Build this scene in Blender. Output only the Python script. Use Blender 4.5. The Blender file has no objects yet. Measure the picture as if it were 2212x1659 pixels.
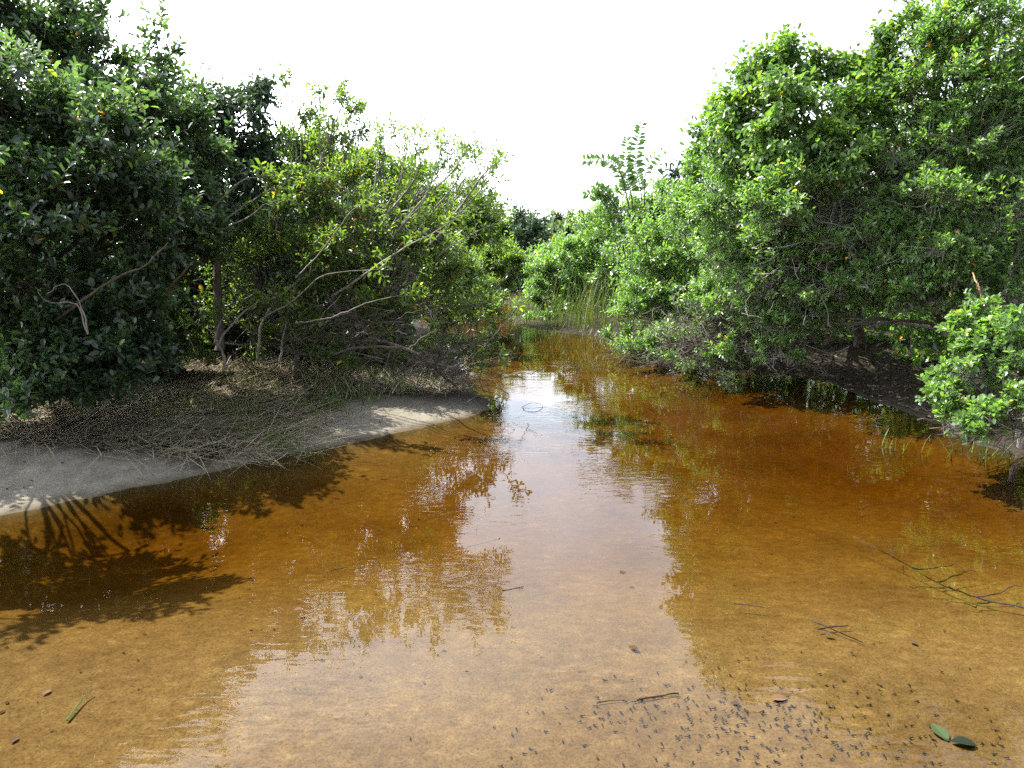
import bpy, math, random
import numpy as np
from mathutils import Vector, Matrix

# ------------------------------------------------------------------ camera, sky, sun, exposure
SC = bpy.context.scene
COL = SC.collection
RNG = np.random.default_rng(7)
random.seed(7)

IMW, IMH, FOC = 2212.0, 1659.0, 1540.0        # survey units used to place things (a pinhole of the photo's field of view)
PITCH = math.radians(10.8)
CAMZ = 1.7
cd = bpy.data.cameras.new("camera")
cam = bpy.data.objects.new("camera", cd)
COL.objects.link(cam)
cam.location = (0, 0, CAMZ)
cam.rotation_euler = (math.pi / 2 - PITCH, 0, 0)
cd.sensor_fit = 'HORIZONTAL'
cd.sensor_width = 36.0
cd.lens = 36.0 * FOC / IMW
cd.clip_start = 0.05
cd.clip_end = 3000
SC.camera = cam

SUN_EL, SUN_AZ = math.radians(57), math.radians(-64)     # azimuth from +Y, negative = to the left
to_sun = Vector((math.sin(SUN_AZ) * math.cos(SUN_EL), math.cos(SUN_AZ) * math.cos(SUN_EL), math.sin(SUN_EL)))
w = bpy.data.worlds.new("World")
SC.world = w
w.use_nodes = True
nt = w.node_tree
bg = nt.nodes["Background"]
sky = nt.nodes.new("ShaderNodeTexSky")
sky.sky_type = 'NISHITA'
sky.sun_disc = False
sky.sun_elevation = SUN_EL
sky.sun_rotation = SUN_AZ
sky.air_density = 1.0
sky.dust_density = 1.8
sky.ozone_density = 1.0
# a bright thin veil of cloud over the whole sky
bw = nt.nodes.new("ShaderNodeRGBToBW")
nt.links.new(sky.outputs[0], bw.inputs[0])
gain = nt.nodes.new("ShaderNodeMath")
gain.operation = 'MULTIPLY'
nt.links.new(bw.outputs[0], gain.inputs[0])
wtc = nt.nodes.new("ShaderNodeTexCoord")
# thin cloud scatters forward: brighter towards the sun, dimmer away from it
dsun = nt.nodes.new("ShaderNodeVectorMath")
dsun.operation = 'DOT_PRODUCT'
nt.links.new(wtc.outputs["Generated"], dsun.inputs[0])
dsun.inputs[1].default_value = to_sun
gmr = nt.nodes.new("ShaderNodeMapRange")
gmr.interpolation_type = 'SMOOTHSTEP'
gmr.inputs[1].default_value = -.25
gmr.inputs[2].default_value = .75
gmr.inputs[3].default_value = .5
gmr.inputs[4].default_value = 7.0
nt.links.new(dsun.outputs["Value"], gmr.inputs[0])
# and a thin layer is seen through more cloud the lower one looks
wsep = nt.nodes.new("ShaderNodeSeparateXYZ")
nt.links.new(wtc.outputs["Generated"], wsep.inputs[0])
zmr = nt.nodes.new("ShaderNodeMapRange")
zmr.interpolation_type = 'SMOOTHSTEP'
zmr.inputs[1].default_value = .30
zmr.inputs[2].default_value = .95
zmr.inputs[3].default_value = 1.0
zmr.inputs[4].default_value = .26
nt.links.new(wsep.outputs[2], zmr.inputs[0])
gz = nt.nodes.new("ShaderNodeMath")
gz.operation = 'MULTIPLY'
nt.links.new(gmr.outputs[0], gz.inputs[0])
nt.links.new(zmr.outputs[0], gz.inputs[1])
nt.links.new(gz.outputs[0], gain.inputs[1])
wno = nt.nodes.new("ShaderNodeTexNoise")
wno.inputs["Scale"].default_value = 2.6
wno.inputs["Detail"].default_value = 5
nt.links.new(wtc.outputs["Generated"], wno.inputs["Vector"])
wmr = nt.nodes.new("ShaderNodeMapRange")
wmr.inputs[1].default_value = .38
wmr.inputs[2].default_value = .62
wmr.inputs[3].default_value = .4
wmr.inputs[4].default_value = .9
nt.links.new(wno.outputs["Fac"], wmr.inputs[0])
veil = nt.nodes.new("ShaderNodeMix")
veil.data_type = 'RGBA'
nt.links.new(wmr.outputs[0], veil.inputs[0])
nt.links.new(sky.outputs[0], veil.inputs[6])
tint = nt.nodes.new("ShaderNodeMix")
tint.data_type = 'RGBA'
tint.blend_type = 'MULTIPLY'
tint.clamp_result = False
tint.inputs[0].default_value = 1.0
nt.links.new(gain.outputs[0], tint.inputs[6])
tint.inputs[7].default_value = (.93, .98, 1.06, 1)
nt.links.new(tint.outputs[2], veil.inputs[7])
nt.links.new(veil.outputs[2], bg.inputs[0])
bg.inputs[1].default_value = 0.12
sd = bpy.data.lights.new("sun", 'SUN')
sd.energy = 5.0
sd.angle = math.radians(0.42)
sd.color = (1.0, 0.95, 0.86)
sun = bpy.data.objects.new("sun", sd)
COL.objects.link(sun)
sun.rotation_euler = to_sun.to_track_quat('Z', 'Y').to_euler()
SC.view_settings.view_transform = 'Standard'
SC.view_settings.look = 'None'
SC.view_settings.gamma = 1.0
SC.view_settings.use_curve_mapping = False
SC.view_settings.exposure = 1.62
SC.cycles.max_bounces = 7
SC.cycles.diffuse_bounces = 3
SC.cycles.glossy_bounces = 2
SC.cycles.transmission_bounces = 3
SC.cycles.transparent_max_bounces = 8
SC.cycles.sample_clamp_indirect = 4.0
SC.cycles.use_denoising = False
SC.cycles.use_adaptive_sampling = False
SC.cycles.sampling_pattern = 'TABULATED_SOBOL'

# ------------------------------------------------------------------ survey helpers
FWD = np.array([0, math.cos(PITCH), -math.sin(PITCH)])
UPV = np.array([0, math.sin(PITCH), math.cos(PITCH)])


def ray(x, y):
    return FWD * FOC + np.array([1.0, 0, 0]) * (x - IMW / 2) + UPV * (IMH / 2 - y)


def W(x, y, D):
    """the point at distance D ahead that is seen in direction (x, y)"""
    d = ray(x, y)
    return np.array([0, 0, CAMZ]) + d * (D / d[1])


def G(x, y, z=0.0):
    """the point at height z seen in direction (x, y)"""
    d = ray(x, y)
    return np.array([0, 0, CAMZ]) + d * ((z - CAMZ) / d[2])


def unit(a):
    return a / np.maximum(np.linalg.norm(a, axis=-1, keepdims=True), 1e-9)


def vnoise(p, seed=0):
    """cheap smooth noise, about -1..1"""
    r = np.random.default_rng(seed)
    out = np.zeros(p.shape[:-1])
    amp = 1.0
    f = 1.0
    tot = 0
    for o in range(3):
        for k in range(4):
            d = r.normal(size=p.shape[-1])
            d /= np.linalg.norm(d)
            out += amp * np.sin(p @ d * f * (0.8 + 0.5 * r.random()) * 2.2 + r.random() * 6.28) / 4
        tot += amp * 0.5
        amp *= 0.6
        f *= 2.1
    return out / tot


# ------------------------------------------------------------------ object helpers
def mesh_np(name, V, F, mat, attrs=None, smooth=False):
    """V (n,3); F list of arrays (m,k) of one k each"""
    me = bpy.data.meshes.new(name)
    V = np.ascontiguousarray(V, dtype=np.float32)
    if not isinstance(F, (list, tuple)):
        F = [F]
    F = [np.asarray(f, dtype=np.int32) for f in F if len(f)]
    nl = sum(f.size for f in F)
    npoly = sum(len(f) for f in F)
    me.vertices.add(len(V))
    me.vertices.foreach_set("co", V.ravel())
    me.loops.add(nl)
    me.polygons.add(npoly)
    loops = np.concatenate([f.ravel() for f in F])
    tot = np.concatenate([np.full(len(f), f.shape[1], np.int32) for f in F])
    start = np.concatenate([[0], np.cumsum(tot)[:-1]]).astype(np.int32)
    me.loops.foreach_set("vertex_index", loops)
    me.polygons.foreach_set("loop_start", start)
    me.polygons.foreach_set("loop_total", tot)
    me.polygons.foreach_set("use_smooth", np.full(npoly, smooth))
    for k, a in (attrs or {}).items():
        at = me.attributes.new(k, 'FLOAT', 'POINT')
        at.data.foreach_set("value", np.ascontiguousarray(a, dtype=np.float32))
    me.update(calc_edges=True)
    me.materials.append(mat)
    return me


def link(name, me, parent=None, loc=None, kind=None):
    o = bpy.data.objects.new(name, me)
    COL.objects.link(o)
    if parent is not None:
        o.parent = parent
    if loc is not None:
        o.location = loc
    if kind:
        o["kind"] = kind
    return o


def tag(o, label, cat=None, group=None, kind=None):
    o["label"] = label
    if cat:
        o["category"] = cat
    if group:
        o["group"] = group
    if kind:
        o["kind"] = kind
    return o


def thing(name, label, cat, loc, group=None):
    o = link(name, None, None, tuple(float(v) for v in loc))
    o.empty_display_size = 0.1
    return tag(o, label, cat, group)


def tubes(P, R, sides=3, caps=False):
    """P (n,m,3) paths, R (n,m) radii -> V, quads"""
    n, m, _ = P.shape
    T = np.gradient(P, axis=1)
    T = unit(T)
    ref = np.where(np.abs(T[:, :1, 2:3]) > 0.9, np.array([1.0, 0, 0]), np.array([0, 0, 1.0]))
    A = unit(np.cross(T, np.broadcast_to(ref, T.shape)))
    B = np.cross(T, A)
    an = np.arange(sides) * 2 * math.pi / sides
    ring = A[:, :, None, :] * np.cos(an)[None, None, :, None] + B[:, :, None, :] * np.sin(an)[None, None, :, None]
    V = P[:, :, None, :] + ring * R[:, :, None, None]
    idx = np.arange(n * m * sides).reshape(n, m, sides)
    a = idx[:, :-1, :]
    b = np.roll(a, -1, axis=2)
    c = idx[:, 1:, :]
    d = np.roll(c, -1, axis=2)
    F = np.stack([a, b, d, c], axis=-1).reshape(-1, 4)
    return V.reshape(-1, 3), F


def wander(p0, p1, m=9, amp=0.08, sag=0.0, rng=RNG, bow=None):
    """a crooked path from p0 to p1"""
    t = np.linspace(0, 1, m)[:, None]
    L = np.linalg.norm(np.asarray(p1) - np.asarray(p0))
    P = np.asarray(p0) * (1 - t) + np.asarray(p1) * t
    j = np.cumsum(rng.normal(size=(m, 3)), axis=0)
    j = j - j[:1] * (1 - t) - j[-1:] * t
    P = P + j * amp * L / math.sqrt(m)
    P[:, 2] -= sag * L * 4 * (t * (1 - t))[:, 0]
    if bow is not None:
        P = P + np.asarray(bow) * 4 * t * (1 - t)
    return P


def smooth_path(pts, m=24):
    pts = np.asarray(pts, float)
    n = len(pts)
    u = np.linspace(0, n - 1, m)
    i = np.clip(np.floor(u).astype(int), 0, n - 2)
    f = (u - i)[:, None]
    p0 = pts[np.clip(i - 1, 0, n - 1)]
    p1 = pts[i]
    p2 = pts[i + 1]
    p3 = pts[np.clip(i + 2, 0, n - 1)]
    return 0.5 * ((2 * p1) + (-p0 + p2) * f + (2 * p0 - 5 * p1 + 4 * p2 - p3) * f ** 2 + (-p0 + 3 * p1 - 3 * p2 + p3) * f ** 3)


def leaves_np(P, Dr, N, L, Wd, tone, fold=0.18, ob=0.62):
    """P base points, Dr directions, N normals: one folded 6-corner leaf each (2 quads)"""
    n = len(P)
    Dr = unit(Dr)
    N = unit(N - Dr * np.sum(N * Dr, axis=1, keepdims=True))
    S = np.cross(Dr, N)
    L = L[:, None]
    Wd = Wd[:, None]
    curl = RNG.normal(0.0, 0.08, (n, 1))
    b = P
    tip = P + Dr * L + N * (curl - 0.08) * L
    up = N * Wd * fold
    r1 = P + Dr * L * (ob - 0.30) + S * Wd * 0.42 + up
    r2 = P + Dr * L * (ob + 0.14) + S * Wd * 0.46 + up
    l1 = P + Dr * L * (ob - 0.30) - S * Wd * 0.42 + up
    l2 = P + Dr * L * (ob + 0.14) - S * Wd * 0.46 + up
    V = np.stack([b, r1, r2, tip, l2, l1], axis=1).reshape(-1, 3)
    i = (np.arange(n) * 6)[:, None]
    F = np.concatenate([i + np.array([0, 1, 2, 3]), i + np.array([0, 3, 4, 5])])
    return V, F, np.repeat(tone, 6)


# ------------------------------------------------------------------ materials
def new_mat(name):
    m = bpy.data.materials.new(name)
    m.use_nodes = True
    t = m.node_tree
    for n in list(t.nodes):
        t.nodes.remove(n)
    out = t.nodes.new("ShaderNodeOutputMaterial")
    return m, t, out


def ramp(t, stops, fac=None):
    r = t.nodes.new("ShaderNodeValToRGB")
    cr = r.color_ramp
    while len(cr.elements) < len(stops):
        cr.elements.new(0.5)
    for e, (p, c) in zip(cr.elements, stops):
        e.position = p
        e.color = (*c, 1)
    if fac is not None:
        t.links.new(fac, r.inputs[0])
    return r


def leaf_mat(name, stops, trans=0.38, rough=0.34, tcol=(1.0, 1.10, 0.42), tgain=2.2, spec=0.5):
    m, t, out = new_mat(name)
    at = t.nodes.new("ShaderNodeAttribute")
    at.attribute_name = "tone"
    r = ramp(t, stops, at.outputs["Fac"])
    p = t.nodes.new("ShaderNodeBsdfPrincipled")
    p.inputs["Roughness"].default_value = rough
    p.inputs["Specular IOR Level"].default_value = spec
    t.links.new(r.outputs[0], p.inputs["Base Color"])
    mul = t.nodes.new("ShaderNodeMix")
    mul.data_type = 'RGBA'
    mul.blend_type = 'MULTIPLY'
    mul.inputs[0].default_value = 1.0
    mul.clamp_result = False
    t.links.new(r.outputs[0], mul.inputs[6])
    mul.inputs[7].default_value = (tcol[0] * tgain, tcol[1] * tgain, tcol[2] * tgain, 1)
    tr = t.nodes.new("ShaderNodeBsdfTranslucent")
    t.links.new(mul.outputs[2], tr.inputs["Color"])
    mx = t.nodes.new("ShaderNodeMixShader")
    mx.inputs[0].default_value = trans
    t.links.new(p.outputs[0], mx.inputs[1])
    t.links.new(tr.outputs[0], mx.inputs[2])
    t.links.new(mx.outputs[0], out.inputs[0])
    return m


def simple_mat(name, c1, c2, scale=20.0, rough=0.8, bump=0.0, spec=0.3, stretch=None):
    m, t, out = new_mat(name)
    tc = t.nodes.new("ShaderNodeTexCoord")
    no = t.nodes.new("ShaderNodeTexNoise")
    no.inputs["Scale"].default_value = scale
    no.inputs["Detail"].default_value = 5
    src = tc.outputs["Object"]
    if stretch:
        mp = t.nodes.new("ShaderNodeMapping")
        mp.inputs["Scale"].default_value = stretch
        t.links.new(src, mp.inputs[0])
        src = mp.outputs[0]
    t.links.new(src, no.inputs["Vector"])
    r = ramp(t, [(0.32, c1), (0.68, c2)], no.outputs["Fac"])
    p = t.nodes.new("ShaderNodeBsdfPrincipled")
    p.inputs["Roughness"].default_value = rough
    p.inputs["Specular IOR Level"].default_value = spec
    t.links.new(r.outputs[0], p.inputs["Base Color"])
    if bump:
        b = t.nodes.new("ShaderNodeBump")
        b.inputs["Strength"].default_value = bump
        b.inputs["Distance"].default_value = 0.01
        t.links.new(no.outputs["Fac"], b.inputs["Height"])
        t.links.new(b.outputs[0], p.inputs["Normal"])
    t.links.new(p.outputs[0], out.inputs[0])
    return m


M = {}
# tone: 0..0.75 ordinary leaves, 0.8.. young bright, >0.93 yellowing
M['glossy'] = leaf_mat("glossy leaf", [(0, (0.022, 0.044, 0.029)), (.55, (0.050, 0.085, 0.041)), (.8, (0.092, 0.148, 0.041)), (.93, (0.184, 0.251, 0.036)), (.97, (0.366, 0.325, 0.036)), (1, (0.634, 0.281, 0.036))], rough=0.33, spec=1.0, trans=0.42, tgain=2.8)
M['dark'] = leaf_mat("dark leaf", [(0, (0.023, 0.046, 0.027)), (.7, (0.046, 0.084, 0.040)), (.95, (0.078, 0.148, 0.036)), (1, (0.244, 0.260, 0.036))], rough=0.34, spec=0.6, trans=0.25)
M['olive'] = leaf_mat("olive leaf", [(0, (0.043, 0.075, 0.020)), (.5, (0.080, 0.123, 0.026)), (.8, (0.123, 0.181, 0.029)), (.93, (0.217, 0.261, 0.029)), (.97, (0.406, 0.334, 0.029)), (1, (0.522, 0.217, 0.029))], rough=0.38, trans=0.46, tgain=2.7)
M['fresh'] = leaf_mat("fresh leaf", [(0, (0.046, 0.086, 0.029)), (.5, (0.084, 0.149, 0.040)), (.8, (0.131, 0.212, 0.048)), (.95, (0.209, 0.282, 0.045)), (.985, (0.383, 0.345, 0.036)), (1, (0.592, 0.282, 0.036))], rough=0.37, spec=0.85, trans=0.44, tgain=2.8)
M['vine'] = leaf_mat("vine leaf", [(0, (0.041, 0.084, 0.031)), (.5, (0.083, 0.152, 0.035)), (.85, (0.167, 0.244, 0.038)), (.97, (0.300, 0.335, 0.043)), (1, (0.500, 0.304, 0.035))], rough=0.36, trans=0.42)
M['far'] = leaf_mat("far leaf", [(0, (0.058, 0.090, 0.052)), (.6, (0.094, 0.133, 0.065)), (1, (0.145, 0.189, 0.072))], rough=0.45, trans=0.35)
M['bark'] = simple_mat("bark", (.055, .042, .032), (.13, .105, .08), 30, .85, .5, stretch=(1, 1, .3))
M['greybark'] = simple_mat("grey bark", (.12, .11, .096), (.28, .26, .23), 24, .8, .4, stretch=(1, 1, .4))
M['twig'] = simple_mat("twig", (.035, .028, .022), (.095, .08, .064), 12, .8)
M['greytwig'] = simple_mat("grey twig", (.10, .09, .078), (.22, .205, .18), 12, .8)
M['palewood'] = simple_mat("pale wood", (.16, .09, .045), (.30, .19, .10), 30, .75)
M['straw'] = leaf_mat("straw", [(0, (.17, .14, .09)), (.6, (.33, .28, .19)), (1, (.46, .41, .30))], rough=0.6, trans=0.3, tcol=(1, .9, .6), tgain=1.0, spec=0.3)
M['grass'] = leaf_mat("grass", [(0, (.045, .075, .018)), (.6, (.08, .125, .025)), (.85, (.13, .17, .04)), (1, (.26, .23, .11))], rough=0.45, trans=0.4, tgain=1.6, spec=0.35)
M['marsh'] = leaf_mat("marsh grass", [(0, (0.043, 0.062, 0.016)), (.6, (0.074, 0.099, 0.022)), (1, (0.155, 0.149, 0.064))], rough=0.45, trans=0.42, tgain=1.6, spec=0.35)
M['litter'] = leaf_mat("litter", [(0, (.025, .017, .012)), (.6, (.065, .045, .03)), (1, (.17, .125, .08))], rough=0.6, trans=0.1, tgain=1.0, tcol=(1, .8, .5), spec=0.3)
M['deadleaf'] = leaf_mat("dead leaf", [(0, (.05, .032, .022)), (1, (.13, .075, .045))], rough=0.8, trans=0.05, tgain=1.0, tcol=(1, .8, .5), spec=0.08)
M['wetwood'] = simple_mat("wet wood", (.016, .013, .010), (.04, .033, .026), 30, .75, .3, spec=0.06)

# ------------------------------------------------------------------ stream, banks, ground
shore_px = [(-700, 1210), (-300, 1165), (0, 1115), (200, 1075), (420, 1030), (580, 997), (700, 972), (850, 937), (1000, 905), (1064, 884),
            (1040, 858), (1008, 835), (1000, 800), (985, 765), (960, 735), (940, 708), (900, 690), (820, 676), (700, 668), (560, 664),
            (560, 640), (700, 641), (900, 645), (1060, 651), (1108, 660), (1102, 690), (1135, 707), (1210, 718), (1290, 727), (1340, 746), (1400, 774),
            (1500, 792), (1620, 803), (1740, 815), (1790, 828), (1850, 852), (1950, 888), (2040, 925), (2120, 960), (2212, 992), (2500, 1075)]
shore = [G(x, y)[:2] for x, y in shore_px]
shore = [np.array([-5.2, -3.0]), np.array([-4.9, 1.2])] + shore + [np.array([5.6, 1.6]), np.array([5.2, -3.0]), np.array([2.5, 0.75]), np.array([-2.0, 0.7])]
SH = np.array(shore)
NL = 2 + shore_px.index((1000, 800))          # shore points before this one belong to the left bank


def shore_dist(x, y):
    """signed distance to the waterline: positive on land"""
    p = np.stack([x, y], -1).reshape(-1, 2)
    best = np.full(len(p), 1e9)
    inside = np.zeros(len(p), bool)
    n = len(SH)
    for i in range(n):
        a = SH[i]
        b = SH[(i + 1) % n]
        ab = b - a
        t = np.clip(((p - a) @ ab) / (ab @ ab), 0, 1)
        d = np.hypot(*(p - a - t[:, None] * ab).T)
        best = np.minimum(best, d)
        cond = ((a[1] > p[:, 1]) != (b[1] > p[:, 1]))
        dy = b[1] - a[1]
        xi = a[0] + (p[:, 1] - a[1]) * (b[0] - a[0]) / (dy if abs(dy) > 1e-9 else 1e-9)
        inside ^= cond & (p[:, 0] < xi)
    s = np.where(inside, -best, best)
    return s.reshape(np.shape(x))


DEEP_AND_SHADE = [(G(120, 1200)[:2], 0.9, 0.16), (G(330, 1120)[:2], 0.5, 0.08), (G(1850, 960)[:2], 1.6, 0.10), (G(1500, 880)[:2], 1.8, 0.06), (G(1050, 690)[:2], 5.0, 0.15)]  # last entry stands for shade: far channel sunk deeper to darken its water


def terrain(x, y):
    s = shore_dist(x, y)
    q = np.stack([x, y], -1)
    s = s + 0.05 * vnoise(q * 1.6, 3) + 0.02 * vnoise(q * 6, 4)
    n1 = vnoise(q * 0.9, 5)
    n2 = vnoise(q * 3.5, 6)
    land = 0.13 * s / (1 + 0.25 * np.maximum(s, 0)) + np.where(s > 0.2, (0.03 * n1 + 0.012 * n2), 0.006 * n2) * np.clip(s / 0.5, 0, 1)
    d = np.maximum(-s, 0)
    dep = 0.035 * np.clip(d / 0.12, 0, 1) + 0.12 * np.clip(d / 1.3, 0, 1)
    for c, r, a in DEEP_AND_SHADE:
        dep = dep + a * np.exp(-((x - c[0]) ** 2 + (y - c[1]) ** 2) / (r * r)) * np.clip(d / 0.3, 0, 1)
    near = np.clip((y - 2.55) / 2.1, 0, 1)
    dep = dep * (0.05 + 0.95 * near * near * (3 - 2 * near))
    dep = dep * (1 + 0.10 * n1 + 0.05 * n2)
    return np.where(s > 0, land, -dep), s


def hz(x, y):
    return float(terrain(np.array([float(x)]), np.array([float(y)]))[0][0])


def axis(parts):
    out = []
    for a, b, st in parts:
        out.append(np.arange(a, b, st))
    return np.concatenate(out)


gx = axis([(-900, -60, 70), (-60, -20, 4), (-20, -8, .5), (-8, 8, .065), (8, 20, .5), (20, 60, 4), (60, 901, 70)])
gy = axis([(-60, -4, 4), (-4, 1.5, .3), (1.5, 9, .055), (9, 18, .14), (18, 34, .4), (34, 80, 3), (80, 1500, 70)])
X, Y = np.meshgrid(gx, gy)
H, S = terrain(X, Y)
H = np.where(S > 8, H + 0.0, H)


def grid_faces(ny, nx):
    i = np.arange(ny * nx).reshape(ny, nx)
    return np.stack([i[:-1, :-1], i[:-1, 1:], i[1:, 1:], i[1:, :-1]], -1).reshape(-1, 4)


leftside = (X < 0.2).astype(float)
Q = np.stack([X, Y], -1)
sb = np.array([G(x, y)[:2] for x, y in [(-500, 1060), (-200, 1020), (0, 1005), (200, 1012), (330, 1018), (430, 1014), (520, 985), (600, 972), (640, 925), (740, 897), (860, 872), (1000, 852), (1050, 846)]])
YB = np.interp(X, sb[:, 0], sb[:, 1])
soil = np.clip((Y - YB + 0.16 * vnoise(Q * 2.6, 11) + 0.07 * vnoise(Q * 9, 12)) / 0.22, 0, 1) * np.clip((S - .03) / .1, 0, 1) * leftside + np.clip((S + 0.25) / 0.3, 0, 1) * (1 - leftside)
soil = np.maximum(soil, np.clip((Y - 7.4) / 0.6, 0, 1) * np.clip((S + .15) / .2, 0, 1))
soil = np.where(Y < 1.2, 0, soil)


def ground_mat():
    m, t, out = new_mat("ground")
    tc = t.nodes.new("ShaderNodeTexCoord")

    def noise(scale, detail=6, rough=0.6, dist=0.0):
        n = t.nodes.new("ShaderNodeTexNoise")
        n.inputs["Scale"].default_value = scale
        n.inputs["Detail"].default_value = detail
        n.inputs["Roughness"].default_value = rough
        n.inputs["Distortion"].default_value = dist
        t.links.new(tc.outputs["Object"], n.inputs["Vector"])
        return n

    def mix(fac, a, b, mode='MIX'):
        x = t.nodes.new("ShaderNodeMix")
        x.data_type = 'RGBA'
        x.blend_type = mode
        if isinstance(fac, float):
            x.inputs[0].default_value = fac
        else:
            t.links.new(fac, x.inputs[0])
        for s, v in ((6, a), (7, b)):
            if isinstance(v, tuple):
                x.inputs[s].default_value = (*v, 1)
            else:
                t.links.new(v, x.inputs[s])
        return x.outputs[2]

    fine = noise(70, 4)
    mid = noise(7, 6, .65, .4)
    big = noise(1.6, 4)
    mpb = t.nodes.new("ShaderNodeMapping")
    mpb.inputs["Scale"].default_value = (.75, 1.15, 1)
    mpb.inputs["Rotation"].default_value = (0, 0, .35)
    t.links.new(tc.outputs["Object"], mpb.inputs[0])
    bedn = noise(17, 10, .74, .2)
    t.links.new(mpb.outputs[0], bedn.inputs["Vector"])
    dry = ramp(t, [(.3, (.12, .106, .084)), (.55, (.165, .149, .120)), (.75, (.21, .19, .155))], mid.outputs["Fac"]).outputs[0]
    grain = ramp(t, [(.30, (.55, .52, .48)), (.5, (1, 1, 1)), (.75, (1.1, 1.1, 1.1))], fine.outputs["Fac"]).outputs[0]
    grain2 = ramp(t, [(.30, (.50, .47, .45)), (.48, (.95, .94, .93)), (.62, (1.08, 1.07, 1.05)), (.75, (1.4, 1.35, 1.25))], noise(95, 3, .6).outputs['Fac']).outputs[0]
    dry = mix(0.75, dry, grain, 'MULTIPLY')
    bed = ramp(t, [(.24, (.064, .043, .024)), (.42, (.094, .066, .037)), (.58, (.122, .088, .050)), (.76, (.20, .152, .093))], bedn.outputs["Fac"]).outputs[0]
    bb = ramp(t, [(.35, (.72, .68, .66)), (.62, (1.08, 1.08, 1.05))], big.outputs["Fac"]).outputs[0]
    bed = mix(0.8, bed, bb, 'MULTIPLY')
    bed = mix(0.9, bed, grain2, 'MULTIPLY')
    # dark specks of rotted leaf on the bed
    sp = noise(26, 5, .7)
    spm = ramp(t, [(.62, (0, 0, 0)), (.70, (1, 1, 1))], sp.outputs["Fac"]).outputs[0]
    bed = mix(spm, bed, (.10, .06, .035))
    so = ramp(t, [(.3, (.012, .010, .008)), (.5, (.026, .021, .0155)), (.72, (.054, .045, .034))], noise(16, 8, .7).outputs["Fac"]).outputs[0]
    a1 = t.nodes.new("ShaderNodeAttribute")
    a1.attribute_name = "wet"
    a2 = t.nodes.new("ShaderNodeAttribute")
    a2.attribute_name = "soil"
    damp = mix(1.0, dry, (.48, .42, .35), 'MULTIPLY')
    a3 = t.nodes.new("ShaderNodeAttribute")
    a3.attribute_name = "damp"
    c = mix(a3.outputs["Fac"], dry, damp)
    c = mix(a1.outputs["Fac"], c, bed)
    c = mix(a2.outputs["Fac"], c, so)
    p = t.nodes.new("ShaderNodeBsdfPrincipled")
    p.inputs["Specular IOR Level"].default_value = 0.04
    p.inputs["Roughness"].default_value = 0.9
    t.links.new(c, p.inputs["Base Color"])
    b = t.nodes.new("ShaderNodeBump")
    b.inputs["Strength"].default_value = 0.55
    b.inputs["Distance"].default_value = 0.03
    t.links.new(mid.outputs["Fac"], b.inputs["Height"])
    b2 = t.nodes.new("ShaderNodeBump")
    b2.inputs["Strength"].default_value = 0.25
    b2.inputs["Distance"].default_value = 0.006
    t.links.new(fine.outputs["Fac"], b2.inputs["Height"])
    t.links.new(b.outputs[0], b2.inputs["Normal"])
    t.links.new(b2.outputs[0], p.inputs["Normal"])
    t.links.new(p.outputs[0], out.inputs[0])
    return m


wet = np.clip(-S / 0.10, 0, 1)
damp = np.clip(1 - (S + .05 * vnoise(Q * 5, 14)) / 0.15, 0, 1)
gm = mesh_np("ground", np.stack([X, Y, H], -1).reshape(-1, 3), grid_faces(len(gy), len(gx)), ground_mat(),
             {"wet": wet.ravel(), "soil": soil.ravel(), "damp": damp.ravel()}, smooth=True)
tag(link("ground", gm), "pale sand banks and brown sandy stream bed", kind="structure")

# water sheet with the depth of the tea-brown column under every point
WATER = dict(sig=(1.15, 2.0, 5.2), off=0.045)


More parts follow.
